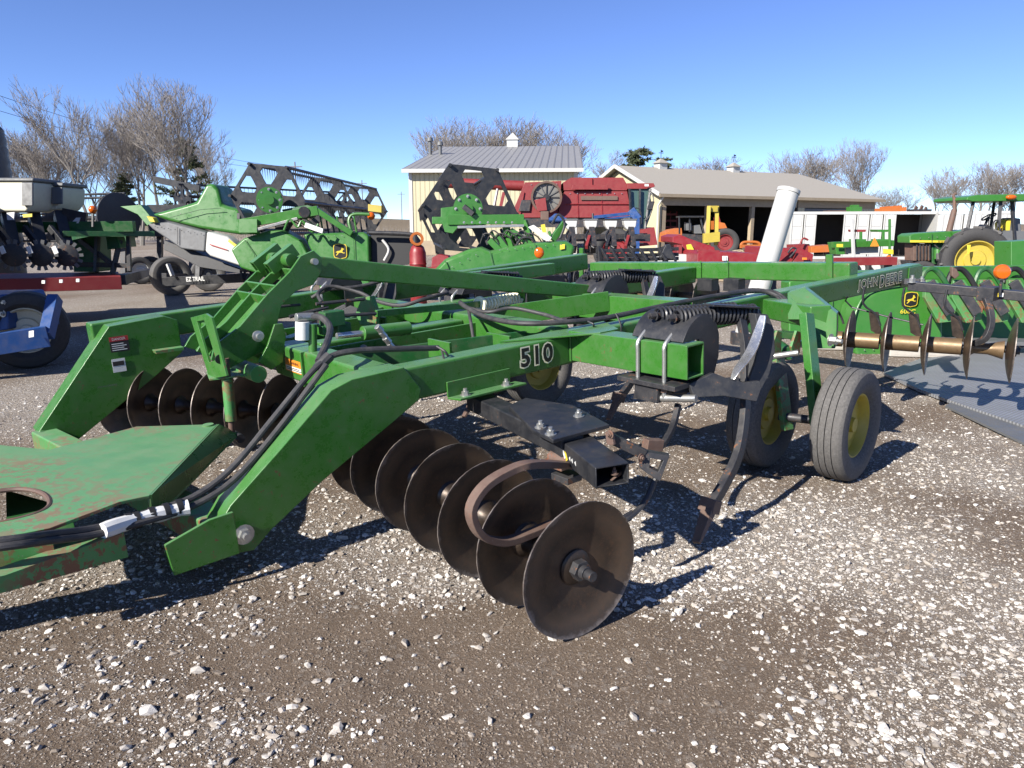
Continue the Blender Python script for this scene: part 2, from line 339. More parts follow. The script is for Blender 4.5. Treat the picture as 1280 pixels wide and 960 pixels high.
def ground_mat():
    m,t,b,co=newmat('limestone_gravel_ground')
    big=nz(t,co,.42,4,.6); mid=nz(t,co,2.6,5,.65); fine=nz(t,co,62,6,.85); grit=nz(t,co,170,3,.8)
    dirt=mixc(t,mid,(.145,.104,.072),(.28,.208,.148)); dirt=mixc(t,ramp(t,fine,[(.32,0.),(.7,1.)]).outputs[0],mixc(t,.5,dirt,(.045,.031,.021)),dirt)
    dirt=mixc(t,ramp(t,grit,[(.5,0.),(.8,.55)]).outputs[0],dirt,(.44,.40,.35))
    hs=[]
    def stones(scale,cut,dark,lite):
        v=N(t,'ShaderNodeTexVoronoi',Scale=scale,Randomness=1.); t.links.new(co,v.inputs['Vector'])
        nzv=N(t,'ShaderNodeVectorMath',operation='ADD'); t.links.new(co,nzv.inputs[0])
        nn=N(t,'ShaderNodeTexNoise',Scale=scale*1.7,Detail=2); t.links.new(co,nn.inputs['Vector'])
        sc_=N(t,'ShaderNodeVectorMath',operation='SCALE'); t.links.new(nn.outputs['Color'],sc_.inputs[0]); sc_.inputs['Scale'].default_value=.55/scale
        t.links.new(sc_.outputs[0],nzv.inputs[1]); t.links.new(nzv.outputs[0],v.inputs['Vector'])
        s=N(t,'ShaderNodeSeparateXYZ'); t.links.new(v.outputs['Color'],s.inputs[0])
        pick=N(t,'ShaderNodeMath',operation='GREATER_THAN'); t.links.new(s.outputs[0],pick.inputs[0]); pick.inputs[1].default_value=cut
        shp=ramp(t,v.outputs['Distance'],[(.30,1.),(.46,0.)])
        mk=N(t,'ShaderNodeMath',operation='MULTIPLY'); t.links.new(pick.outputs[0],mk.inputs[0]); t.links.new(shp.outputs[0],mk.inputs[1])
        return mk.outputs[0],mixc(t,s.outputs[1],dark,lite)
    c=dirt
    # where the pale crushed stone lies thickest
    pa=N(t,'ShaderNodeAttribute',attribute_name='pale'); th=N(t,'ShaderNodeMath',operation='MULTIPLY_ADD'); t.links.new(pa.outputs['Fac'],th.inputs[0]); th.inputs[1].default_value=.85; th.inputs[2].default_value=.10; th.use_clamp=True
    c=mixc(t,ramp(t,pa.outputs['Fac'],[(.25,0.),(.95,.55)]).outputs[0],c,(.40,.36,.31))
    last=None
    for scale,cut,w in((110,.55,.5),(58,.62,.75),(27,.72,.9)):
        k,sc_=stones(scale,cut,(.30,.265,.225),(.62,.585,.54))
        f=N(t,'ShaderNodeMath',operation='MULTIPLY'); t.links.new(k,f.inputs[0]); t.links.new(th.outputs[0],f.inputs[1])
        g=N(t,'ShaderNodeMath',operation='MULTIPLY'); t.links.new(f.outputs[0],g.inputs[0]); g.inputs[1].default_value=w*1.5; g.use_clamp=True
        c=mixc(t,g.outputs[0],c,sc_)
        if last is None: last=f.outputs[0]
        else:
            a=N(t,'ShaderNodeMath',operation='MAXIMUM'); t.links.new(last,a.inputs[0]); t.links.new(f.outputs[0],a.inputs[1]); last=a.outputs[0]
    t.links.new(c,b.inputs['Base Color']); b.inputs['Roughness'].default_value=.92; b.inputs['Specular IOR Level'].default_value=.2
    a=N(t,'ShaderNodeMath',operation='ADD'); t.links.new(last,a.inputs[0]); t.links.new(fine,a.inputs[1])
    bump(t,b,a.outputs[0],1.0,.02); return m
MT['ground']=ground_mat()
gxs=axis(-420,420,-4.5,6.0,.045); gys=axis(-60,700,1.4,7.5,.045)
GX,GY=np.meshgrid(gxs,gys); GZ=gheight(GX,GY)
nx,ny=len(gxs),len(gys); vs=np.stack([GX.ravel(),GY.ravel(),GZ.ravel()],1)
ii=(np.arange(ny-1)[:,None]*nx+np.arange(nx-1)[None,:]).ravel()
me=bpy.data.meshes.new('ground'); me.from_pydata(vs.tolist(),[],np.stack([ii,ii+1,ii+nx+1,ii+nx],1).tolist())
me.materials.append(MT['ground']); me.polygons.foreach_set('use_smooth',[True]*len(me.polygons))
pa_=me.attributes.new('pale','FLOAT','POINT'); pa_.data.foreach_set('value',thickness(GX.ravel(),GY.ravel()).astype(np.float32))
ground=bpy.data.objects.new('ground',me); col.objects.link(ground); ground['kind']='structure'
# crushed limestone
def stone_mat():
    m,t,b,co=newmat('crushed_limestone'); a=N(t,'ShaderNodeAttribute',attribute_name='tone'); n=nz(t,co,120,4,.7)
    base=ramp(t,a.outputs['Fac'],[(0.,(.115,.080,.054)),(.16,(.20,.165,.13)),(1.,(.68,.65,.60))]).outputs[0]; t.links.new(mixc(t,ramp(t,n,[(.35,0.),(.75,.5)]).outputs[0],base,(.26,.22,.18)),b.inputs['Base Color'])
    b.inputs['Roughness'].default_value=.9; bump(t,b,n,.5,.004); return m
MT['stone']=stone_mat()
p_=(1+5**.5)/2
ICO_V=np.array([(-1,p_,0),(1,p_,0),(-1,-p_,0),(1,-p_,0),(0,-1,p_),(0,1,p_),(0,-1,-p_),(0,1,-p_),(p_,0,-1),(p_,0,1),(-p_,0,-1),(-p_,0,1)])/1.9
ICO_F=np.array([(0,11,5),(0,5,1),(0,1,7),(0,7,10),(0,10,11),(1,5,9),(5,11,4),(11,10,2),(10,7,6),(7,1,8),(3,9,4),(3,4,2),(3,2,6),(3,6,8),(3,8,9),(4,9,5),(2,4,11),(6,2,10),(8,6,7),(9,8,1)])
OCT_V=np.array([(1,0,0),(-1,0,0),(0,1,0),(0,-1,0),(0,0,1),(0,0,-1)],float); OCT_F=np.array([(0,2,4),(2,1,4),(1,3,4),(3,0,4),(2,0,5),(1,2,5),(3,1,5),(0,3,5)])
def scatter(n,r0,r1,smin,smax,proto,fc,power,clod=False):
    P=[]
    while sum(len(q) for q in P)<n:
        r=np.exp(rng.uniform(np.log(r0),np.log(r1),n)); a=rng.uniform(-.70,.70,n); x=r*np.sin(a); y=r*np.cos(a)
        k=rng.random(n)<(thickness(x,y) if not clod else 1.05-thickness(x,y)); P.append(np.stack([x[k],y[k]],1))
    P=np.concatenate(P)[:n]; x,y=P[:,0],P[:,1]
    s=smin*(smax/smin)**(rng.random(n)**power); s=np.maximum(s,.0011*np.hypot(x,y))
    nv=len(proto); v=proto[None]*(1+rng.uniform(-.42,.42,(n,nv,1)))*np.stack([rng.uniform(.7,1.25,n),rng.uniform(.55,1.0,n),rng.uniform(.25,.6,n)],1)[:,None,:]
    tx=rng.uniform(-.5,.5,n); c,s_=np.cos(tx)[:,None],np.sin(tx)[:,None]; y2=v[:,:,1]*c-v[:,:,2]*s_; z2=v[:,:,1]*s_+v[:,:,2]*c
    az=rng.uniform(0,6.28,n); c,s_=np.cos(az)[:,None],np.sin(az)[:,None]; X=v[:,:,0]*c-y2*s_; Y=v[:,:,0]*s_+y2*c
    W=np.stack([X,Y,z2],2)*s[:,None,None]*.5
    W[:,:,0]+=x[:,None]; W[:,:,1]+=y[:,None]; W[:,:,2]+=(gheight(x,y)+s*.10)[:,None]
    fa=(fc[None]+(np.arange(n)*nv)[:,None,None]).reshape(-1,3)
    tone=np.repeat(np.clip(rng.normal(.56,.30,n),.12,1) if not clod else rng.uniform(0,.12,n),nv)
    return W.reshape(-1,3),fa,tone
def raw(name,v,f,tone,mat):
    me=bpy.data.meshes.new(name); me.vertices.add(len(v)); me.vertices.foreach_set('co',v.ravel()); nl=len(f)*3
    me.loops.add(nl); me.loops.foreach_set('vertex_index',f.ravel().astype(np.int32)); me.polygons.add(len(f)); me.polygons.foreach_set('loop_start',np.arange(0,nl,3,dtype=np.int32))
    me.update(calc_edges=True); me.validate(); me.shade_flat(); at_=me.attributes.new('tone','FLOAT','POINT'); at_.data.foreach_set('value',tone.astype(np.float32)); me.materials.append(mat)
    o=bpy.data.objects.new(name,me); col.objects.link(o); return o
sets=[scatter(28000,1.7,9,.010,.040,ICO_V,ICO_F,2.5),scatter(140000,1.7,14,.0035,.012,OCT_V,OCT_F,1.3),scatter(60000,1.7,6,.004,.017,OCT_V,OCT_F,1.7,True)]
vv=[];ff=[];tt=[];off=0
for v,f,t_ in sets: vv.append(v);ff.append(f+off);tt.append(t_);off+=len(v)
gr=raw('gravel',np.concatenate(vv),np.concatenate(ff),np.concatenate(tt),MT['stone']); gr['kind']='stuff'; tag(gr,'loose crushed pale limestone gravel strewn over the brown dirt yard','gravel')
prot=[]
for k in range(9):
    v=ICO_V*(1+rng.uniform(-.38,.38,(12,1)))*np.array([rng.uniform(.8,1.25),rng.uniform(.55,.9),rng.uniform(.35,.6)])*.5
    o=raw('stone',v,ICO_F,np.full(12,rng.uniform(.35,.9)),MT['stone']); prot.append(o.data); bpy.data.objects.remove(o)
cnt=0
while cnt<300:
    r=math.exp(random.uniform(math.log(1.9),math.log(6.5))); a=random.uniform(-.66,.66); x,y=r*math.sin(a),r*math.cos(a)
    if random.random()>float(thickness(np.array([x]),np.array([y]))[0])+.05: continue
    s=random.uniform(.026,.038)*random.choice((1,1,1.2,1.4,1.7)); o=bpy.data.objects.new('stone',prot[cnt%9]); col.objects.link(o)
    o.location=(x,y,float(gheight(np.array([x]),np.array([y]))[0])+s*.11); o.rotation_euler=(random.uniform(-.4,.4),random.uniform(-.4,.4),random.uniform(0,6.3)); o.scale=(s,s,s); o.parent=ground; cnt+=1
# ------------------------------------------------------------------ disk ripper (local axes: d rearwards, l towards its left side, u up; u=0 is the top of the frame)
_a=R(39.5); RD=V((math.cos(_a),math.sin(_a),.058)).normalized(); RL=V((RD.y,-RD.x,0)).normalized(); RU=RD.cross(-RL)
RA=V((-.6,4.05,.955)); RO=RA-RU*.95
RM=Matrix(((RD.x,-RL.x,RU.x,RO.x),(RD.y,-RL.y,RU.y,RO.y),(RD.z,-RL.z,RU.z,RO.z),(0,0,0,1))); RI=RM.inverted()
def m(d,l,u): return V((d,-l,u+.95))
def L_(p): return RI@V(p)
def pt(x,y,t): return RI@at(x,y,t)
def pz(x,y,z): return RI@gnd(x,y,z)
def pl(x,y,k,v):
    n={'d':RD,'l':RL,'u':RU}[k]; r=ray(x,y); t=(v-(CAM-RA).dot(n))/r.dot(n); return RI@(CAM+r*t)
DD,LL,UU=V((1,0,0)),V((0,-1,0)),V((0,0,1))
rip=thing('disk_ripper','long green disk ripper with 510 on its side beam, parked on the gravel','disk ripper',mat=RM)
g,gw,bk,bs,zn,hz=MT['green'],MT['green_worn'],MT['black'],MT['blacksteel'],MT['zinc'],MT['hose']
# --- frame beams
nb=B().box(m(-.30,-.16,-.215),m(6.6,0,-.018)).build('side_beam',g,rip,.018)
B().box(m(6.28,0,-.20),m(6.61,.012,-.035)).build('end_plate',g,nb,.003)
B().prism([m(.80,-.15,-.016),m(1.12,.01,-.016),m(1.30,.25,.01),m(1.47,.25,.01),m(1.75,-.15,-.016)],(0,0,.012)).build('gusset',g,nb,.003)
st=B().hollow(m(1.35,-.01,-.09),m(1.35,.95,-.075),.16,.20,.014).build('shank_beam',g,rip,.006)
B().tube([m(1.262,.012,-.19),m(1.262,.012,-.01)],.007,6,1).build('weld',g,st)
# far side beam
fa=pl(112,405,'l',-3.05); fb=pl(735,317,'l',-3.3)
o=B().bar(fa+V((0,.08,-.1)),fb+V((0,.08,-.1)),.16,.2).build('side_beam',g,rip,.018)
# lateral beams
B().box(m(-.14,-1.52,-.25),m(.05,-.16,-.03)).build('cross_beam',g,rip,.02)
B().box(m(-.14,-3.35,-.24),m(.05,-2.05,-.04)).build('cross_beam',g,rip,.02)
B().box(m(1.25,-3.2,-.19),m(1.43,-.16,.02)).build('cross_beam',g,rip,.025)
B().hollow(m(2.69,-1.62,-.09),m(2.69,-.16,-.07),.18,.21,.014).build('cross_beam',g,rip,.006)
b=B(); p0=pl(737,337,'d',5.2); p1=pl(1062,341,'d',5.2); b.bar(p0+V((.09,0,0)),p1+V((.09,0,0)),.18,.19)
rb=b.build('rear_beam',g,rip,.018)
for x,y0,y1 in((727,310,352),(1037,318,352)):
    B().bar(pl(x,y1,'d',5.19),pl(x,y0,'d',5.19),.07,.03,up=DD).build('stop_post',g,rb,.004)
for x in(876,910): B().bar(pl(x,326,'d',5.185),pl(x,347,'d',5.185),.012,.006,up=DD).build('weld',g,rb)
# inner fore-and-aft plates with bolts
for l,d0,d1 in((-2.05,-.3,1.3),(-1.02,-.16,1.3)):
    o=B().box(m(d0,l-.012,-.26),m(d1,l+.012,-.03)).build('inner_plate',g,rip,.004); b=B()
    for d in(d0+.08,d0+.45): 
        for u in(-.08,-.21): b.bolt(m(d,l+.012,u),LL,.022,.02)
    b.build('bolts',zn,o)
B().box(m(1.43,-2.1,-.19),m(5.2,-1.94,0)).build('center_beam',g,rip,.018)
B().box(m(.05,-1.32,-.2),m(1.25,-1.16,-.02)).build('center_beam',g,rip,.018)
# --- near drawbar arm: boxed plate bending down from the side beam to the hinge pin
poly=[(414,488),(440,474),(505,459),(527,486),(524,500),(493,527),(404,601),(338,664),(318,688),(296,692),(276,682),(272,660),(288,632),(352,560)]
arm=B().prism([pl(x,y,'l',.012) for x,y in poly],-LL*.178).build('drawbar_arm',g,rip,.006)
for dl in(.014,.030): B().lathe(pl(305,668,'l',dl),LL,[(.0,0),(.058-.5*dl,0),(.058-.5*dl,.014),(0,.014)],20).build('pin_washer',gw,arm)
B().bolt(pl(305,668,'l',.044),LL,.034,.03).build('pin_bolt',zn,arm)
poly=[(272,645),(300,650),(312,690),(300,697),(222,719),(210,700),(207,678)]
o=B().prism([pl(x,y,'l',.05) for x,y in [(206,682),(262,650),(292,640),(300,692),(218,720)]],-LL*.02).build('hinge_plate',g,rip,.004)
o=B().prism([pl(x,y,'l',-.19) for x,y in [(206,690),(262,652),(292,640),(300,692),(218,720)]],-LL*.02).build('hinge_plate',g,rip,.004)
# far arm
poly=[(136,408),(205,395),(222,400),(228,440),(195,470),(100,548),(80,562),(58,558),(47,542)]
farm=B().prism([pl(x,y,'l',-2.88) for x,y in poly],-LL*.24).build('drawbar_arm',g,rip,.006)
for k,r in((.0,.055),(.014,.046)): B().lathe(pl(54,547,'l',-2.88+k),LL,[(.0,0),(r,0),(r,.014),(0,.014)],18).build('pin_washer',gw,farm)
B().bolt(pl(54,547,'l',-2.85),LL,.03,.03).build('pin_bolt',zn,farm)
B().prism([pl(x,y,'l',-2.87) for x,y in [(190,437),(226,432),(226,436),(192,441)]],LL*.09).build('step_bracket',gw,farm,.002)
# decals on the far arm
o_=pl(139,441,'l',-2.876); dw=decal('danger_label',MT['danger'],farm,o_,DD,UU,.135,.12)
decal('label_band',MT['dred'],dw,o_+V((0,-.0022,.083)),DD,UU,.135,.037,.001); text('DANGER','label_text',MT['dwhite'],dw,o_+V((.02,-.0035,.091)),DD,UU,.02,.095)
for i in range(4): decal('label_line',MT['dwhite'],dw,o_+V((.012,-.0022,.012+.016*i)),DD,UU,.105-.02*(i%2),.006,.001)
o_=pl(142,466,'l',-2.876); dw=decal('notice_label',MT['dwhite'],farm,o_,DD,UU,.095,.105); decal('label_picture',MT['danger'],dw,o_+V((.005,-.0022,.05)),DD,UU,.08,.035,.001)
text('JOHN DEERE','side_lettering',MT['grey'],farm,pl(122,486,'l',-2.876),DD,UU,.016,.14)
# --- tongue: cross tube between the hinge pins, long top plate with a slot
h0=pl(290,672,'l',.0); h1=pl(56,549,'l',-2.95)
tp=B().bar(h0+(h1-h0)*.02,h1,.16,.16).build('hinge_tube',gw,rip,.012)
zt=.46
def tpl(x,y): return pz(x,y,zt)
front=[tpl(0,552),tpl(0,670)]
fd=(L_((-4.6,1.6,zt))-L_((-2.55,3.5,zt)))
def plate_with_hole(outer,hole,vec):
    import bmesh
    bm=bmesh.new(); ov=[bm.verts.new(p) for p in outer]; hv=[bm.verts.new(p) for p in hole]
    es=[bm.edges.new((q[i],q[(i+1)%len(q)])) for q in(ov,hv) for i in range(len(q))]
    bmesh.ops.triangle_fill(bm,edges=es,use_beauty=True); fs=bm.faces[:]
    r=bmesh.ops.extrude_face_region(bm,geom=fs); bmesh.ops.translate(bm,vec=V(vec),verts=[e for e in r['geom'] if isinstance(e,bmesh.types.BMVert)])
    bmesh.ops.recalc_face_normals(bm,faces=bm.faces); bm.verts.index_update(); b=B(); b.v=[tuple(v.co) for v in bm.verts]; b.f=[tuple(v.index for v in f.verts) for f in bm.faces]; bm.free(); return b
pts=[tpl(62,562),tpl(170,533),tpl(272,530),tpl(187,619),tpl(150,627),tpl(62,660),tpl(0,672)]
nose=L_((-4.55,1.95,zt)); nose2=L_((-4.3,1.55,zt)); lf=L_((-2.62,2.58,zt)); lf2=L_((-3.35,3.85,zt))
throat=[tpl(0,652),tpl(20,648),tpl(42,642),tpl(56,636),tpl(62,629),tpl(60,621),tpl(52,615),tpl(38,611),tpl(20,610),tpl(0,612)]
top=pts+[nose2,L_((-4.38,1.64,zt))]+throat+[L_((-4.45,1.80,zt)),nose,tpl(0,556)]
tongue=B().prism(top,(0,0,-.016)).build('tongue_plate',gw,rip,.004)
B().tube([p+V((0,0,-.006)) for p in throat],.012,8,3).build('throat_rim',MT['rust'],tongue)
for a_,c_ in((pts[2],pts[3]),(pts[5],nose2),(pts[0],nose)):
    n_=(c_-a_).cross(UU).normalized()*.012; B().prism([a_-V((0,0,.017)),c_-V((0,0,.017)),c_-V((0,0,.12)),a_-V((0,0,.15))],n_).build('tongue_web',gw,tongue)
B().prism([pts[2]-V((0,0,.002)),pts[2]+(pts[3]-pts[2])*.999,pts[3]+(pts[4]-pts[3])*.1-V((0,0,.14)),pts[2]+V((.12,0,-.10))],(.01,0,0)).build('end_plate',g,tongue)
B().prism([tpl(0,690)+V((0,0,-.10)),tpl(150,640)+V((0,0,-.10)),tpl(150,640)+V((0,0,-.22)),tpl(0,690)+V((0,0,-.17)),tpl(-20,694)+V((0,0,-.17)),tpl(-20,694)+V((0,0,-.1))],-LL*.1).build('tongue_bar',MT['green_worn'],tongue)
B().prism([p+V((0,0,-.15)) for p in (tpl(80,600),tpl(90,640),tpl(10,664),tpl(0,640),tpl(0,580))],(0,0,-.012)).build('bottom_plate',MT['darkgreen'],tongue)
o=B().cyl(pts[2]+V((-.06,.0,.0)),pts[2]+V((-.06,0,.012)),.035,n=16).build('lug',gw,tongue)
B().tube([nose+V((-.05,0,-.45)),nose+V((-.05,0,.35))],.045,10,1).build('jack_stand',gw,tongue)
# --- levelling mast: two side webs joined by ribs, open cells at the top
def mp(x,y,l): return pl(x,y,'l',l)
webn=[(264,450),(268,432),(300,408),(334,368),(362,340),(376,320),(392,313),(402,322),(403,338),(392,356),(370,364),(352,382),(346,408),(344,432),(316,446),(284,462)]
mast=B().prism([mp(x,y,-1.30) for x,y in webn],-LL*.022).build('mast_web',g,rip,.004)
# middle and far webs, narrower
b=B(); shift=lambda x,y,l: mp(x,y,-1.30)+LL*(l+1.30)
strip=[(262,446),(270,432),(300,407),(334,367),(362,339),(376,320),(386,330),(370,348),(340,378),(306,416),(276,450)]
for l in(-1.56,-1.82): B().prism([shift(x,y,l) for x,y in strip],-LL*.02).build('mast_web',g,rip,.004)
b=B()
def plate(a,b_,th=.014,l0=-1.84,l1=-1.31):
    p=mp(*a,-1.30);q=mp(*b_,-1.30); n_=(q-p).cross(LL).normalized()*th
    b.prism([p+LL*(l0+1.30),p+LL*(l1+1.30),q+LL*(l1+1.30),q+LL*(l0+1.30)],n_)
plate((368,336),(377,352)); plate((345,356),(356,370)); plate((390,322),(398,342)); plate((333,369),(342,385)); plate((276,450),(340,378)); 
b.build('mast_rib',g,rip,.003)
for l in(-1.44,-1.70):
    c_=mp(372,326,-1.30)+LL*(l+1.30); B().cyl(c_-LL*.05,c_+LL*.05,.045,n=16).build('mast_boss',g,rip,.003)
for l in(-1.80,-1.545): B().hollow(shift(352,338,l)+LL*.03,shift(384,312,l)+LL*.03,.07,.09,.012).build('mast_ear',g,rip,.002)
o=B().cyl(mp(275,449,-1.9),mp(275,449,-1.9)+LL*.74,.055,n=24).build('pivot_hub',gw,rip,.004)
B().cyl(mp(275,449,-1.16)+LL*-.005,mp(275,449,-1.16)+LL*.004,.03,n=16).build('pivot_bore',MT['dblack'],o)
B().cyl(mp(393,327,-1.30)-LL*.55,mp(393,327,-1.28)+LL*.02,.022,n=14).build('top_pin',zn,rip)
# slotted guide plate and turnbuckle
b=plate_with_hole([pl(x,y,'d',-.62) for x,y in [(238,397),(257,392),(264,397),(283,470),(262,474)]],[pl(x,y,'d',-.62) for x,y in [(246,402),(255,400),(270,450),(261,453)]],(.016,0,0)); b.build('guide_plate',g,rip,.002)
B().prism([pl(x,y,'u',-.17) for x,y in [(258,466),(300,462),(312,470),(262,476)]],(0,0,.012)).build('guide_foot',gw,rip,.002)
ty=B().cyl(pl(284,473,'l',-1.3),pl(289,526,'l',-1.3),.036,.036,n=18).build('turnbuckle',gw,rip,.003)
B().cyl(pl(289,526,'l',-1.3),pl(290,545,'l',-1.3),.02,n=12).build('screw_rod',MT['rust'],ty); B().cyl(pl(281,448,'l',-1.3),pl(284,474,'l',-1.3),.026,n=12).build('screw_rod',MT['rust'],ty)
B().cyl(pl(297,546,'l',-1.3)-LL*.06,pl(297,546,'l',-1.3)+LL*.06,.03,n=14).build('clevis_pin',bs,ty)
# bolted side bracket of the mast
o=B().prism([pl(x,y,'l',-1.22) for x,y in [(333,432),(342,405),(352,404),(356,420),(352,452),(338,462),(322,452)]],LL*.02).build('mast_bracket',g,rip,.003)
B().lathe(pl(322,420,'l',-1.19),LL,[(0,0),(.036,0),(.036,.02),(.02,.022),(.02,.045),(0,.045)],16).build('bracket_bolt',zn,o)
# --- long level link
lk=B().bar(pl(392,333,'l',-1.38),pl(752,366,'l',-1.25),.085,.145,h2=.12).build('level_link',g,rip,.012)
# --- warning label and front fittings
o_=pl(358,462,'d',-.142); xd=-LL
wl=decal('warning_label',MT['dorange'],rip,o_,V((0,-1,0)),UU,.30,.085)
e1=V((-.0025,0,0)); decal('label_panel',MT['dwhite'],wl,o_+V((-.0022,-.01,.008)),V((0,-1,0)),UU,.28,.03,.001); text('WARNING','label_text',MT['dblack'],wl,o_+V((-.003,-.08,.052)),V((0,-1,0)),UU,.02,.14)
for i in range(2): decal('label_line',MT['dblack'],wl,o_+V((-.0035,-.02,.014+.011*i)),V((0,-1,0)),UU,.25-.05*i,.005,.001)
b=B().cyl(pl(378,425,'l',-1.0),pl(378,402,'l',-1.0),.045,n=18).build('filter_can',MT['dwhite'],rip,.004)
B().cyl(pl(370,397,'l',-1.0),pl(392,396,'l',-1.0),.028,n=12).build('hose_fitting',MT['zinc'],rip,.003)
B().cyl(pl(391,440,'l',-.98),pl(391,405,'l',-.98),.028,n=14).build('upright_pipe',g,rip)
vb=B(); 
for x,y,s in((415,398,.05),(428,410,.035),(408,412,.03)): 
    c_=pl(x,y,'l',-1.0); vb.box(c_-V((s*1.4,s,s)),c_+V((s*1.4,s,s)))
vb.build('valve_block',MT['darkgreen'],rip,.006)
for x0,y0,x1,y1 in((362,396,410,384),(420,395,470,392),(395,380,455,374)): B().cyl(pl(x0,y0,'l',-1.1),pl(x1,y1,'l',-1.1),.012,n=8).build('steel_line',bs,rip)
# upright lever plate with rod and spring
o=B().prism([pl(x,y,'d',.62) for x,y in [(452,372),(464,370),(470,388),(470,408),(450,406),(444,392)]],(.03,0,0)).build('lever_plate',gw,rip,.004)
B().bar(pl(470,392,'l',-1.25),pl(600,380,'l',-1.35),.03,.05).build('lever_rod',g,rip,.004)
sp=B().helix(pl(603,381,'l',-1.35),pl(648,373,'l',-1.4),.045,.011,12).build('return_spring',MT['dcream'],rip)
B().lathe(pl(600,381,'l',-1.35),pl(648,373,'l',-1.4)-pl(603,381,'l',-1.35),[(.0,-.01),(.07,-.01),(.07,.012),(.0,.012)],18).build('spring_seat',MT['dcream'],sp)
B().bar(pl(650,385,'l',-1.4),pl(650,362,'l',-1.4),.10,.02,up=LL).build('spring_stop',g,sp,.003)
for d,l,u0,u1 in((.3,-1.8,-.2,.02),(.75,-1.75,-.2,.03),(.55,-.6,-.2,0),(1.0,-.55,-.2,-.02)): B().box(m(d,l,u0),m(d+.02,l+.25,u1)).build('rib_plate',g,rip,.003)
B().bar(m(.05,-1.75,-.12),m(1.25,-2.45,-.09),.1,.14).build('brace_beam',g,rip,.01)
B().bar(m(.05,-.75,-.12),m(1.25,-.42,-.12),.02,.18).build('brace_plate',MT['darkgreen'],rip,.004)
B().bar(pl(555,352,'l',-2.2),pl(690,336,'l',-2.2),.1,.12).build('tie_beam',g,rip,.01)
B().bar(m(1.43,-1.5,-.1),m(2.6,-.9,-.02),.02,.17).build('brace_plate',g,rip,.004)
# hydraulic cylinder in the middle
cy=B().cyl(pl(510,395,'l',-.7)+V((0,0,-.08)),pl(452,405,'l',-.7)+V((0,0,-.06)),.045,n=18).build('hydraulic_cylinder',g,rip,.004)
B().cyl(pl(452,405,'l',-.7)+V((0,0,-.06)),pl(420,410,'l',-.7)+V((0,0,-.05)),.02,n=12).build('piston_rod',MT['bright'],cy)
b=B()
for i in range(4):
    p=pl(471+5*i,408+7*i,'l',-.55); b.cyl(p,p+V((.03,.0,-.035)),.022-.003*(i%2),n=8)
b.build('hose_coupling',MT['zinc'],rip,.002)
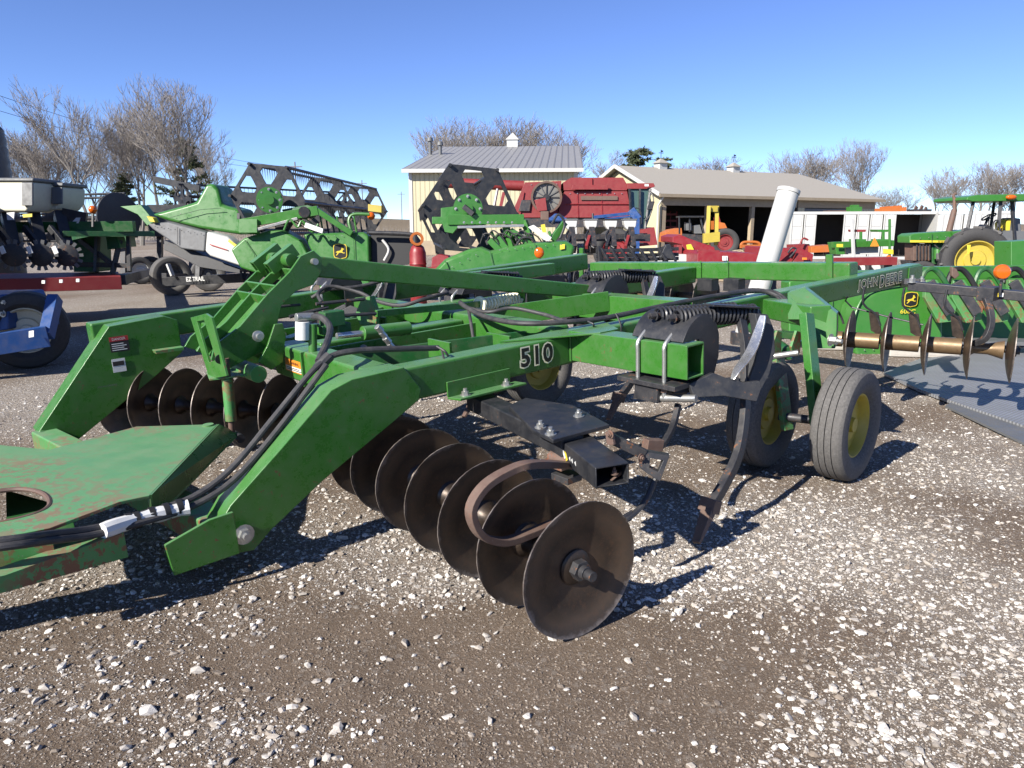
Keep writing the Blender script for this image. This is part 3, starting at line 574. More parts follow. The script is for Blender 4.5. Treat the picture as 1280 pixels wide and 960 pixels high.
# --- spring trip shank assemblies; the first one is placed from the photograph, the others are the same unit further along the V
def P1(x,y,t): return pt(x,y,t)
def shank_unit(off):
    off=V(off); T=lambda p: p+off
    un=B()
    # curved saddle plate that wraps the beam
    arc=[(806,441),(812,420),(826,402),(845,391),(868,391),(880,402),(888,425),(888,440)]
    sad=[pl(*p,'l',.86) for p in arc]
    a0=[m(d_,.90,u_) for d_,u_ in ((1.30,.03),(1.335,.085),(1.39,.135),(1.47,.165),(1.55,.155),(1.61,.11),(1.64,.03),(1.64,-.10),(1.60,-.20),(1.445,-.2),(1.445,.03))]
    a_old=[pl(806,428,'l',.86),pl(815,410,'l',.86),pl(830,397,'l',.86),pl(852,391,'l',.86),pl(874,395,'l',.86),pl(886,410,'l',.86),pl(893,440,'l',.86),pl(890,470,'l',.86),pl(878,480,'l',.86),pl(868,440,'l',.86),pl(850,412,'l',.86),pl(838,410,'l',.86)]
    k=B().prism([T(p) for p in a0],-LL*.02); k.prism([T(p-LL*.36) for p in a0],-LL*.02)
    top_=[T(a0[i]) for i in range(6)]
    k.strap([p-LL*.19 for p in top_],.38,.014,LL,2)
    sd_=k.build('shank_saddle',bk,rip,.003)
    for l in(.60,.80):
        B().tube([T(m(1.255,l,-.30)),T(m(1.255,l,-.06)),T(m(1.255,l,.0)),T(m(1.285,l,.035)),T(m(1.37,l,.095))],.0125,8,3).build('u_bolt',zn,sd_)
    B().box(T(m(1.20,.48,-.235)),T(m(1.50,.92,-.205))).box(T(m(1.22,.60,-.33)),T(m(1.24,.78,-.235))).box(T(m(1.22,.60,-.33)),T(m(1.5,.62,-.235))).box(T(m(1.22,.76,-.33)),T(m(1.5,.78,-.235))).build('clamp_plate',bs,sd_,.004)
    for l in(.60,.80): B().bolt(T(m(1.255,l,-.236)),-UU,.02,.03).build('clamp_nut',MT['rust'],sd_)
    # springs
    s0=P1(846,397,4.32);s1=P1(944,391,4.55)
    for k_,dl in enumerate((0,-.14)):
        q=B().helix(T(s0+LL*dl+V((0,0,-.005))),T(s1+LL*dl),.050,.0095,20).build('trip_spring',bk,rip)
        B().cyl(T(s0+LL*dl-(s1-s0)*.1),T(s1+LL*dl+(s1-s0)*.05),.02,n=10).bolt(T(s0+LL*dl+V((-.02,0,0))),s0-s1,.018,.03).build('spring_rod',bs,q)
    B().bar(T(P1(886,381,4.35)),T(P1(944,384,4.5)),.09,.012).build('spring_cover',bk,rip,.003)
    # lever arm, pivot yoke
    k=B(); yo=[(796,482),(862,478),(905,440),(945,400),(955,398),(962,440),(952,480),(946,502),(905,495),(850,512),(812,508)]
    yk=[(862,480),(892,466),(912,474),(930,478),(950,476),(952,486),(946,502),(905,495),(868,497)]
    y0=[T(P1(x,y,4.28)) for x,y in yk]; k.prism(y0,-LL*.025); k.prism([p-LL*.14 for p in y0],-LL*.025)
    yo_=k.build('shank_yoke',bk,rip,.004)
    B().bar(T(m(1.5,.69,-.27)),T(P1(905,478,4.30)-LL*.07),.10,.05).build('yoke_link',bs,yo_,.004)
    B().cyl(T(P1(865,497,4.25)+LL*.03),T(P1(853,505,4.25)-LL*.20),.022,n=14).build('yoke_pin',zn,yo_)
    # curved shank and chisel point
    path=[P1(938,395,4.42),P1(944,430,4.42),P1(945,470,4.40),P1(944,520,4.36),P1(936,570,4.27),P1(918,610,4.17),P1(900,640,4.08)]
    sk=B().strap([T(p-LL*.07) for p in path],lambda t:.035+.012*t,.062,LL,4).build('shank',bs,rip,.004)
    gd=[P1(950,394,4.36),P1(944,415,4.35),P1(934,440,4.33),P1(918,462,4.3),P1(912,474,4.29)]
    B().strap([T(p+LL*.02) for p in gd],lambda t:.02+.045*math.sin(.3+t*2.8),.012,LL,4).build('shank_guard',MT['bright'],sk,.002)
    B().prism([T(P1(x,y,4.42)) for x,y in ((944,392),(960,393),(968,412),(969,440),(962,468),(950,490),(934,482),(944,455),(950,425))],-LL*.05).build('shank_head',bk,sk,.004)
    c0=P1(903,632,4.08); c1=P1(884,684,3.97)
    B().bar(T(c0-LL*.07),T(c1-LL*.07),.085,.05,up=DD,w2=.05,h2=.02).bar(T(c0-LL*.07+V((.0,0,.02))),T(c0-LL*.07+V((-.03,0,-.05))),.10,.07,up=DD).build('chisel_point',MT['rust'],sk,.004)
for off in((0,0,0),(1.36,1.93,.0),(.52,2.86,.02),(-.28,3.85,.12)): shank_unit(off)
# --- wheels
def wheel(c,ax,r,w_,rimmat,parent,tyre,name='wheel',ribn=4,rim=.56,n=40):
    """tyre of radius r and width w_ on a dished rim; axis ax points to the outer side"""
    c=V(c); h=w_/2; q=r*rim
    prof=[(q,-h*.62),(q*1.06,-h*.78),(q+.30*(r-q),-h*.97),(q+.55*(r-q),-h),(r*.93,-h*.93),(r*.975,-h*.80)]
    for i in range(ribn):
        a0=-.78+1.56*i/ribn; a1=-.78+1.56*(i+1)/ribn; gp=.018*1.56
        prof+=[(r-.012*abs(a0+gp)**2,h*(a0+gp)),(r-.012*abs(a1-gp)**2,h*(a1-gp))]
        if i<ribn-1: prof+=[(r-.014,h*(a1-gp*.6)),(r-.014,h*(a1+gp*.6))]
    prof+=[(r*.975,h*.80),(r*.93,h*.93),(q+.55*(r-q),h),(q+.30*(r-q),h*.97),(q*1.06,h*.78),(q,h*.62)]
    ty=B().lathe(c,ax,prof,n,close=True).build(tyre_name,tyre,parent,smooth=30)
    B().lathe(c,ax,[(q*1.05,-h*.66),(q*1.05,h*.66),(q*.97,h*.66),(q*.92,h*.5),(q*.86,h*.1),(q*.55,h*.05),(q*.50,h*.25),(q*.24,h*.25),(q*.22,h*.5),(0.001,h*.5)],n).build('rim',rimmat,ty,smooth=30)
    return ty
tyre_name='wheel'
WAX=(RM.to_3x3().inverted()@V((.72,-.69,0))).normalized()
GZ0=lambda p: (RI@V((p[0],p[1],0)))
def wc(x,y,r): 
    p=gnd(x,y,0); p.z=r-.006; return RI@p
w1=wc(1066,600,.39); wheel(w1+V((0,.08,0)),WAX,.39,.225,MT['yellow'],rip,MT['tyre'])
w2=wc(953,580,.39); wheel(w2+V((0,.02,0)),WAX,.39,.225,MT['yellow'],rip,MT['tyre'])
w3=wc(672,506,.39); wheel(w3,LL,.39,.225,MT['yellow'],rip,MT['tyre'])
w4=w3+V((0,.7,0)); wheel(w4,LL,.39,.225,MT['yellow'],rip,MT['tyre'])
axl=B().cyl(w1+V((0,.05,0)),w2+V((0,-.1,0)),.03,n=14).build('wheel_axle',bs,rip)
B().cyl(w3,w4,.03,n=14).build('wheel_axle',bs,rip)
wm=(w1+w2)/2
# swing arms and lift bracket
at1=pt(1012,398,5.2)
B().bar(pt(1008,392,5.2),pt(1022,532,5.1),.06,.10,up=DD).build('wheel_arm',g,rip,.006)
B().bar(pt(972,442,5.32),pt(984,538,5.3),.04,.11,up=DD).build('wheel_arm',gw,rip,.006)
lb=B().prism([pt(984,366,5.9),pt(1006,360,5.8),pt(1046,392,5.3),pt(1046,412,5.3),pt(1044,436,5.3),pt(1016,436,5.25),pt(1006,400,5.25),pt(985,400,5.75)],(.12,.05,0)).build('lift_bracket',g,rip,.008)
B().bar(m(3.7,-.1,-.14),pt(1026,396,5.4),.16,.16).build('wheel_beam',g,rip,.014)
B().bar(m(3.55,.02,-.34),pt(1016,424,5.4)+V((.1,0,0)),.12,.05).build('pivot_tube',MT['darkgreen'],lb,.006)
B().bolt(pt(1038,425,5.25),LL,.03,.05).build('pivot_bolt',zn,lb)
for x,y in((968,432),(992,432)):
    p=pt(x,y,5.3); B().prism([p+V((0,0,.11)),p+V((.06,0,.09)),p+V((.06,0,-.06)),p+V((-.03,0,-.07)),p+V((-.06,0,0))],LL*.02).build('clevis_plate',gw,rip,.003)
B().cyl(pt(962,446,5.3),pt(998,441,5.2),.022,n=14).build('clevis_pin',zn,rip)
B().cyl(pt(1000,428,5.4),pt(990,444,5.3),.022,n=12).build('lift_rod',MT['blue'],rip)
B().cyl(pl(930,372,'l',-.2)+V((0,0,-.2)),pt(985,442,5.4),.05,n=16).build('lift_cylinder',MT['darkgreen'],rip,.004)
# --- disc gangs
def disc(c,ax,r,parent,deep=.055,mat=None,n=44):
    prof=[(0.001,0)]+[(r*k/8,deep*(k/8)**2) for k in range(1,9)]+[(r*k/8,deep*(k/8)**2-.007) for k in range(8,0,-1)]+[(0.001,-.007)]
    o=B().lathe(c,ax,prof,n).build('disc_blade',MT['blade'],parent,smooth=30); a_=V(ax).normalized(); q=o.data.attributes.new('rad','FLOAT','POINT')
    q.data.foreach_set('value',[((v.co-V(c))-a_*(v.co-V(c)).dot(a_)).length/r for v in o.data.vertices]); return o
def wl_dir(v): return (RM.to_3x3().inverted()@V(v)).normalized()
gd=wl_dir((-.57,.82,0)); d1=L_((.262,2.925,.298))
gaxle=B().cyl(d1-gd*.09,d1+gd*2.05,.02,n=10).build('gang_axle',bs,rip)
for i in range(7): disc(d1+gd*(.345*i),-gd,.30,gaxle,.052)
for i in range(6):
    B().lathe(d1+gd*(.345*i+.02),gd,[(.02,0),(.085,.0),(.06,.03),(.045,.08),(.045,.245),(.06,.295),(.085,.32),(.02,.32)],24).build('spool',MT['disc'],gaxle)
B().lathe(d1,-gd,[(.0,.0),(.078,.0),(.078,.012),(.062,.022),(.03,.024)],28).build('end_washer',MT['disc'],gaxle)
B().cyl(d1-gd*.022,d1-gd*.06,.046,n=6).cyl(d1-gd*.06,d1-gd*.085,.03,.028,n=18).cyl(d1-gd*.085,d1-gd*.125,.022,n=14).build('end_nut',bs,gaxle,.002)
# far gang
fd_=wl_dir((.96,-.28,0)); f0=L_((-1.84,5.62,.298))
ga2=B().cyl(f0+fd_*.1,f0-fd_*1.7,.02,n=10).build('gang_axle',bs,rip)
for i in range(-1,6): disc(f0-fd_*(.295*i),fd_,.30,ga2,.055)
for i in range(-1,5): B().lathe(f0-fd_*(.295*i+.005),-fd_,[(.02,0),(.075,0),(.055,.03),(.04,.07),(.04,.2),(.05,.25),(.075,.28),(.02,.28)],20).build('spool',MT['disc'],ga2)
B().bar(m(.25,-.9,-.33),m(.15,-3.1,-.33),.13,.1).build('gang_beam',bk,rip,.008)
# near gang beam bolted under the side beam
br=B().prism([m(.27,.004,-.145),m(.74,.004,-.145),m(.74,.004,-.235),m(.27,.004,-.235)],LL*.012).prism([m(.27,.01,-.235),m(.78,.01,-.235),m(.80,.10,-.235),m(.30,.10,-.235)],(0,0,-.014)).build('angle_bracket',g,rip,.003)
B().bolt(m(.37,.05,-.235),UU,.022,.024).bolt(m(.68,.05,-.235),UU,.022,.024).build('bracket_bolt',zn,br)
gb=B().bar(m(.55,-.1,-.33),m(.34,.98,-.33),.13,.10).build('gang_beam',bk,rip,.01)
pla=[m(.62,.30,-.277),m(.69,.62,-.277),m(.60,.90,-.277),m(.56,1.02,-.277),m(.20,.99,-.277),m(.24,.80,-.277),m(.45,.35,-.277)]
pp=B().prism(pla,(0,0,.02)).build('gang_plate',bk,gb,.004)
B().bolt(m(.29,.80,-.257),UU,.02,.022).bolt(m(.25,.92,-.257),UU,.02,.022).bolt(m(.56,.80,-.257),UU,.02,.022).build('plate_bolt',zn,pp)
ge=B().hollow(m(.42,.86,-.345),m(.215,1.36,-.345),.165,.10,.01).build('gang_extension',bk,rip,.008)
b=B(); random.seed(4)
ep=(m(.215,1.36,-.345)-m(.42,.86,-.345)).normalized(); es=ep.cross(UU).normalized(); face=m(.42,.86,-.345)-es*.0 
sgn=-1 if (RM.to_3x3()@es).dot(V((0,-1,0)))<0 else 1
fo=m(.42,.86,-.345)+es*sgn*.0835
for k,(s0,s1,z0,z1) in enumerate(((.10,.15,-.02,.03),(.13,.19,-.03,.015),(.17,.21,-.035,.01))):
    q=[fo+ep*s0+UU*z1,fo+ep*(s0+.02)+UU*(z1-.005),fo+ep*s1+UU*(z0+.012),fo+ep*(s1-.02)+UU*z0]
    B().prism(q,es*sgn*.002).build('sticker_remnant',MT['dyellow'] if k!=1 else MT['dwhite'],ge,smooth=0)
for s in(.23,.26,.30): 
    q=fo+ep*s-UU*.005; B().prism([q,q+ep*.012+UU*.01,q+ep*.016-UU*.012],es*sgn*.002).build('sticker_remnant',MT['dwhite'],ge,smooth=0)
p=m(.225,1.335,-.375); B().prism([p+V((0,-.0,0)),p+V((.09,.02,0)),p+V((.10,.02,.02)),p+V((.05,.0,.022)),p+V((.04,0,.012))],LL*.012).bolt(p+V((.03,0,.02)),UU,.012,.02).build('latch_clip',MT['rust'],ge)
# C-shaped bearing hangers
cpath=[m(.30,1.0,-.41)]+[pl(x,y,'l',1.16) for x,y in [(668,580),(640,587),(608,606),(590,632),(592,655),(606,672),(632,677),(660,668),(692,655)]]
h_=B().strap(cpath,.052,.032,LL,4).build('bearing_hanger',MT['rust'],rip,.004)
B().box(m(.24,.86,-.43),m(.42,1.0,-.40)).cyl(m(.30,.86,-.395),m(.30,1.0,-.395),.03,n=12).cyl(m(.38,.88,-.395),m(.38,1.0,-.395),.028,n=12).build('hanger_clamp',MT['rust'],h_,.005)
B().box(m(.26,.90,-.50),m(.36,1.02,-.465)).build('clamp_nut',bs,h_,.004)
# --- leveller tine behind the gang end
t0=P1(766,548,3.5)
br2=B().bar(P1(760,546,3.52),P1(806,568,3.55),.03,.05).build('tine_arm',bs,rip,.004)
B().bar(P1(764,556,3.5),P1(762,540,3.5),.045,.016,up=DD).bolt(P1(763,543,3.48),-DD,.014,.012).build('arm_clip',MT['rust'],br2,.002)
hb=plate_with_hole([P1(x,y,3.58) for x,y in [(800,560),(836,566),(830,582),(824,598),(808,588),(798,580)]],[P1(x,y,3.58) for x,y in [(812,569),(828,572),(822,586),(811,581)]],(-.03,-.03,0)); hb.build('tine_bracket',bs,rip,.002)
B().bolt(P1(801,572,3.52),LL,.014,.012).build('bracket_bolt',MT['rust'],br2)
B().bar(P1(806,556,3.7),P1(826,556,3.75),.05,.06).build('tine_clamp',MT['rust'],rip,.004)
tn=B().tube([P1(822,590,3.57),P1(817,604,3.56),P1(809,622,3.54),P1(797,638,3.5),P1(782,650,3.45)],.014,8,4).build('spring_tine',bs,rip)
B().prism([P1(790,640,3.47),P1(770,652,3.42),P1(752,666,3.36),P1(776,658,3.42),P1(790,650,3.46)],(.01,.01,.006)).build('tine_point',bs,tn)
B().strap([P1(848,505,4.4),P1(842,530,4.35),P1(832,550,4.2),P1(822,562,4.0)],.035,.03,LL,4).build('tine_shank',bs,rip,.003)
# --- rear gang on the near side
def bt(i): return 7.25-.17*i
cs=[pt(x,y,bt(i)) for i,(x,y) in enumerate([(1056,424),(1102,427),(1152,430),(1205,434),(1258,438)])]
rd=(cs[-1]-cs[0]).normalized(); 
ra=B().cyl(cs[0]-rd*.55,cs[-1]+rd*.10,.022,n=10).build('gang_axle',bs,rip)
for i,c in enumerate(cs): disc(c,rd,.285,ra,.055,MT['disc'])
disc(cs[0]-rd*.36,rd,.285,ra,.055)
for i in range(-1,4):
    a_=cs[max(i,0)] if i>=0 else cs[0]-rd*.36; e_=cs[i+1]; ln=(e_-a_).length
    pr=[(.02,.01),(.075,.01),(.075,ln-.02),(.02,ln-.02)] if i<3 else [(.02,.01),(.09,.01),(.07,.05),(.05,.08),(.05,ln-.14),(.06,ln-.1),(.085,ln-.02),(.02,ln-.02)]
    B().lathe(a_,rd,pr,24).build('spool',MT['spool'],ra)
B().lathe(cs[-1],rd,[(0,.01),(.08,.01),(.08,.03),(.05,.035),(.05,.075),(.03,.08),(.03,.10),(0,.10)],16).build('end_nut',bs,ra)
gbk=B().bar(pt(1136,357,7.1),pt(1300,372,6.45),.09,.085).build('gang_beam',MT['blacksteel'],rip,.008)
B().bar(pt(1140,352,7.3),m(6.4,-.05,-.23),.14,.06).build('beam_mount',bk,rip,.006)
B().bolt(pt(1140,353,7.05),UU,.03,.04).bolt(pt(1152,352,7.3),UU,.025,.03).build('mount_bolt',zn,gbk)
pq=pt(1235,368,6.6); B().box(pq-V((.08,.07,.05)),pq+V((.08,.07,.07))).build('hanger_clamp',bs,rip,.006)
B().strap([pt(1232,372,6.55),pt(1238,390,6.5),pt(1238,408,6.5),pt(1230,424,6.52),pt(1215,430,6.6)],.05,.05,RM.to_3x3().inverted()@V((0,1,0)),4).build('bearing_hanger',bs,rip,.005)
o_=pt(1244,370,6.6)+V((-.06,-.02,-.02)); 
for i in range(3): decal('sticker_remnant',MT['dyellow'] if i<2 else MT['dwhite'],gbk,pt(1243+3*i,371-2*(i%2),6.58),(cs[-1]-cs[0]),UU,.03,.035,.002)
# scrapers with rods
for i in range(5):
    c=cs[i]; tpq=c+UU*.50-rd*.16+V((-.05,0,0)); 
    if i==4: continue
    s_=B().tube([tpq+V((0,0,.02)),tpq+V((0,0,-.14)),c+UU*.26-rd*.07,c+UU*.15-rd*.02],.011,6,3).build('scraper_rod',bk,rip)
    if i: B().prism([c+UU*.28-rd*.13,c+UU*.28-rd*.05,c+UU*.04+rd*.0,c+UU*.10-rd*.10],(.012,0,0)).build('scraper_blade',MT['disc'],s_)
b=B().tube([cs[0]+UU*.42,cs[0]+UU*.30+V((.1,0,0)),cs[2]+UU*.18],.008,6,2).build('scraper_tie',bk,rip)
am=pt(1253,340,6.5); lt=B().lathe(am,RM.to_3x3().inverted()@V((-.3,-1,0)),[(.0,-.03),(.05,-.03),(.066,-.02),(.066,.01),(.055,.03),(.0,.04)],24).build('amber_lamp',MT['amber'],rip)
B().cyl(am-UU*.06,am-UU*.2,.012,n=8).cyl(am-UU*.05,am-UU*.07,.03,n=10).build('lamp_stalk',bs,lt)
# rear gang on the far side: blades under the rear beam
fr0=pl(742,352,'d',5.45); frd=V((0,-1,0)); ra2=B().cyl(fr0+V((.1,0,-.12)),fr0+V((.3,-2.3,-.12)),.022,n=8).build('gang_axle',bs,rip)
ff_=(V((.2,-2.3,0))).normalized()
for i in range(6): disc(fr0+V((.1,0,-.14))+ff_*(.33*i),ff_,.28,ra2,.055,MT['rust'] if i<3 else MT['disc'])
for i in range(5): B().cyl(fr0+V((.1,0,-.14))+ff_*(.33*i+.01),fr0+V((.1,0,-.14))+ff_*(.33*i+.31),.06,n=16).build('spool',MT['spool'],ra2)
for x in(885,918): 
    p=pl(x,350,'d',5.15); B().box(p-V((.07,.1,.12)),p+V((.07,.1,.02))).build('gang_mount',bk,rip,.006)
# --- hoses
def hose(pts,r=.015,name='hose',sm=5): return B().tube(pts,r,10,sm).build(name,hz,rip)
T=lambda lst:[pt(*p) for p in lst]
main=[(0,676,2.95),(60,668,3.1),(120,660,3.28),(180,642,3.45),(240,622,3.6),(290,585,3.72),(340,525,3.85),(385,470,3.95),(404,452,4.0)]
cont=[L_((-4.5,1.5,.62)),L_((-3.6,1.95,.52)),L_((-2.75,2.45,.50))]
hA=cont+T(main); hB=[p+V((.02,-.035,-.02)) for p in cont]+T([(0,684,2.93),(60,676,3.08),(120,668,3.26),(180,652,3.42),(240,633,3.58),(292,600,3.7),(345,540,3.83),(390,480,3.93),(408,456,3.98)])
hose(hA,.017); hose(hB,.017)
hose(T([(404,452,4.0),(420,443,4.05),(450,438,4.1),(500,436,4.25),(548,435,4.42)]),.017)
hose(T([(398,452,4.02),(410,425,4.2),(412,408,4.4),(402,397,4.5),(392,396,4.6)]),.020)
B().tube(T([(128,664,3.28),(170,650,3.42),(210,640,3.52),(236,634,3.57)]),lambda t:.036+.003*math.sin(t*14),10,4).build('hose_wrap',MT['dwhite'],rip)
for x,y,tt_ in((158,653,3.40),(168,651,3.42),(187,645,3.47),(205,640,3.51),(221,635,3.545)):
    p=pt(x,y,tt_); q=pt(x+7,y-2,tt_+.015); B().cyl(p,q,.0405,n=12).build('tape_band',MT['dblack'],rip)
B().tube(T([(396,462,4.0),(404,453,4.01),(412,445,4.03)]),.03,10,3).build('tape_band',MT['hose'],rip)
# hoses over the frame
t_near=lambda x:(4.85+(x-690)*.0045)
hose(T([(575,378,5.6),(586,386,5.5),(610,397,5.3),(650,404,5.0),(700,403,5.0),(760,397,5.2),(830,382,5.6),(900,369,6.0),(950,364,6.3),(975,372,6.25),(985,385,6.1)]),.018)
hose(T([(582,384,5.6),(610,390,5.4),(640,385,5.4),(680,393,5.3),(720,402,5.1),(800,388,5.45),(880,372,5.9),(940,362,6.3),(968,368,6.3),(978,382,6.1)]),.014)
hose(T([(940,364,6.3),(965,364,6.35),(980,372,6.3),(990,388,6.1),(985,394,6.0)]),.014)
hose(T([(390,372,6.2),(410,362,6.2),(450,358,6.3),(500,346,6.5),(560,338,6.8)]),.016)
hose(T([(402,378,6.0),(398,366,6.1),(415,358,6.2),(450,366,6.2),(470,376,6.1),(500,382,6.0),(530,374,6.0),(560,366,6.2)]),.016)
hose(T([(331,425,4.95),(331,395,5.0),(340,385,5.05),(375,381,5.2)]),.010,'steel_pipe')
for x0,y0,x1,y1,t0_ in((552,436,556,487,4.38),(546,433,560,445,4.38),(770,392,776,420,5.25),(735,402,742,408,5.05)):
    B().tube(T([(x0,y0,t0_-.02),((x0+x1)/2+3,(y0+y1)/2,t0_-.05),(x1,y1,t0_-.03)]),.007,6,3).build('hose_tie',bk,rip)
hose(T([(585,384,5.55),(588,400,5.4),(592,425,5.3),(594,440,5.3)]),.012)
# --- lettering
o_=pl(651,461,'l',.002); e_=pl(691,452,'l',.002); wd=(e_.x-o_.x); hh=.125
outlined('510','model_number',MT['dblack'],MT['dcream'],nb,o_+V((0,0,.004)),DD,UU,hh,wd,.03,.085)
o_=pl(1072,365,'l',.002); e_=pl(1126,352,'l',.002); wd=e_.x-o_.x
outlined('JOHN','maker_name',MT['dblack'],MT['dcream'],nb,o_,DD,UU,.11,wd*.43,-.005,.06)
outlined('DEERE','maker_name',MT['dblack'],MT['dcream'],nb,o_+V((wd*.49,0,0)),DD,UU,.11,wd*.51,-.005,.06)
# ================================================================== everything behind the ripper
class Obj:
    """a thing seen from the camera side: points given by pixel and depth, meshes stored relative to its base"""
    def __init__(s,name,label,cat,x,t,group=None):
        s.p=gx(x,t); s.r=thing(name,label,cat,s.p,0,group); s.t=t
    def k(s,x,y,t=None): return at(x,y,t or s.t)-s.p
    def poly(s,name,pts,mat,depth=.3,t=None,parent=None,bevel=.01):
        return B().prism([s.k(x,y,t) for x,y in pts],(0,depth,0)).build(name,mat,parent or s.r,bevel)
    def bar(s,name,a,b,w_,h_,mat,parent=None,bevel=.006,up=Z): return B().bar(s.k(*a),s.k(*b),w_,h_,up).build(name,mat,parent or s.r,bevel)
    def cyl(s,name,a,b,r,mat,parent=None,r2=None,n=16): return B().cyl(s.k(*a),s.k(*b),r,r2,n).build(name,mat,parent or s.r)
    def tube(s,name,pts,r,mat,parent=None,sm=4,n=8): return B().tube([s.k(*q) for q in pts],r,n,sm).build(name,mat,parent or s.r)
    def ball(s,name,c,r,mat,sc_=(1,1,1),parent=None): return B().ball(s.k(*c),r,14,sc_).build(name,mat,parent or s.r,smooth=60)
    def wheel(s,c,ax,r,w_,rim,tyre,rb=1,rimr=.56): 
        global tyre_name; tyre_name='wheel'; return wheel(s.k(*c),V(ax).normalized(),r,w_,rim,s.r,tyre,ribn=rb,rim=rimr,n=32)
    def gw(s,x,t,r,ax,w_,rim,tyre,rb=1,rimr=.56):
        p=gx(x,t)-s.p; p.z=r-.01; return wheel(p,V(ax).normalized(),r,w_,rim,s.r,tyre,ribn=rb,rim=rimr,n=32)
    def text(s,txt,name,a,b,h,mat,off=.02,dy=-.004):
        p=s.k(*a); q=s.k(*b); return text(txt,name,mat,s.r,p+V((0,dy,0)),q-p,Z,h,(q-p).length,off=off)
MT['wire']=paint('wire_screen',(.16,.155,.14),.6,.3,dirtamt=.4)

# ---------------------------------------------------------------- small fittings on the background machines
def rivets(o,pts,t,n,r=.007,mat=None,parent=None):
    for (a,b_) in zip(pts[:-1],pts[1:]):
        bb=B()
        for i in range(n):
            q=o.k(a[0]+(b_[0]-a[0])*(i+.5)/n,a[1]+(b_[1]-a[1])*(i+.5)/n,t); bb.bolt(q,V((0,-1,0)),r,.008)
        x=bb.build('rivet_row',mat or MT['zinc'],parent or o.r); x['kind']='stuff'
def seam(o,pts,t,mat,r=.008,parent=None): o.tube('panel_seam',[(x,y,t) for x,y in pts],r,mat,parent,1,6)
gf=MT['green_far']; bk=MT['black']; bs=MT['blacksteel']
# ---------------------------------------------------------------- far bank
b=B(); xs=np.linspace(-260,320,60)
v=[];f=[]
for i,x in enumerate(xs):
    h=3.6+.7*math.sin(i*.7)+.4*math.sin(i*1.9)
    if x>40: h*=.5
    v+=[(x,128,-.05),(x,150,h),(x,400,h+1.5),(x,420,-.05)]
for i in range(len(xs)-1):
    for k in range(3): f.append((i*4+k,i*4+4+k,i*4+5+k,i*4+k+1))
def grass_mat():
    m_,t,b_,co=newmat('dry_winter_grass'); n=nz(t,co,.35,6,.75); n2=nz(t,co,3,5,.8); t.links.new(mixc(t,n2,mixc(t,n,(.16,.12,.07),(.30,.23,.14)),(.11,.09,.06)),b_.inputs['Base Color']); b_.inputs['Roughness'].default_value=.95; bump(t,b_,n2,1,.3); return m_
b.add(v,f); o=b.build('field_bank',grass_mat(),smooth=60); o['kind']='structure'
# ---------------------------------------------------------------- metal building
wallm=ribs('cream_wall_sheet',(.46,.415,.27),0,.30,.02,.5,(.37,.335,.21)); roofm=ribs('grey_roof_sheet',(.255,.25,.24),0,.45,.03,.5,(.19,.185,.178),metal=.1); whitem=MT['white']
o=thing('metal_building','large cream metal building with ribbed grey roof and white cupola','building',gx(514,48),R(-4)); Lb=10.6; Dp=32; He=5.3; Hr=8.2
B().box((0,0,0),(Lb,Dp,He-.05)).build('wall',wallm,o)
B().prism([(0,0,He-.05),(0,Dp,He-.05),(0,Dp/2,Hr-.1)],(Lb,0,0)).build('gable',wallm,o)
for y0,z0,y1,z1 in((-.5,He-.1,Dp/2,Hr),(Dp+.5,He-.1,Dp/2,Hr)):
    B().prism([(-.35,y0,z0),(-.35,y1,z1),(-.35,y1,z1+.12),(-.35,y0,z0+.12)],(Lb+.7,0,0)).build('roof',roofm,o)
B().box((-.36,-.56,He-.22),(Lb+.36,-.44,He+.0)).build('gutter',whitem,o)
for x in(-.03,Lb-.2): B().box((x,-.05,0),(x+.22,-.002,He-.2)).build('corner_trim',whitem,o)
B().box((-.05,-.045,0),(Lb+.05,-.002,.9)).build('wainscot',MT['tan'],o)
c=B().box((5.0,Dp/2-.45,Hr-.1),(5.9,Dp/2+.45,Hr+.6)).build('cupola',whitem,o)
B().add([(4.9,Dp/2-.55,Hr+.6),(6.0,Dp/2-.55,Hr+.6),(6.0,Dp/2+.55,Hr+.6),(4.9,Dp/2+.55,Hr+.6),(5.45,Dp/2,Hr+1.2)],[(0,1,4),(1,2,4),(2,3,4),(3,0,4),(0,3,2,1)]).build('cupola_roof',whitem,c,smooth=0)
for x,h in((-.2,1.1),(.55,.8)): B().cyl((x,9,6.4),(x,9,6.4+h+.5),.13,n=10).cyl((x,9,6.4+h+.5),(x,9,6.4+h+.75),.24,.2,n=10).build('vent_pipe',MT['grey'],o)
B().box((-1.6,14,0),(-.02,20,6.2)).build('annex_wall',wallm,o); B().box((-1.8,13.8,6.2),(-.02,20.2,6.45)).build('annex_roof',roofm,o)
# ---------------------------------------------------------------- open-front shed
shr=flat('tan_shingle_roof',(.285,.262,.225),.85); inner=MT['interior']
C0=gx(823,48); rz=math.atan2(9.6,18.3)
o=thing('open_shed','long open-front shed with pale tan roof and two small cupolas','shed',C0,rz); Ls=20.6; W2=4.4; He=3.87; Hr=5.75
def tri(name,pts,mat,vec=(0,0,.10)): return B().prism(pts,vec).build(name,mat,o)
tri('roof',[(-.5,-.5,He-.18),(Ls+.4,-.5,He-.18),(Ls-3.6,W2,Hr),(-.5,W2,Hr)],shr)
tri('roof',[(-.5,2*W2+.5,He-.18),(Ls+.4,2*W2+.5,He-.18),(Ls-3.6,W2,Hr),(-.5,W2,Hr)],shr)
tri('roof',[(Ls+.4,-.5,He-.18),(Ls+.4,2*W2+.5,He-.18),(Ls-3.6,W2,Hr)],shr)
for y0 in(-.5,2*W2+.5): B().bar((-.52,y0,He-.1),(-.52,W2,Hr+.06),.06,.24).build('fascia',whitem,o)
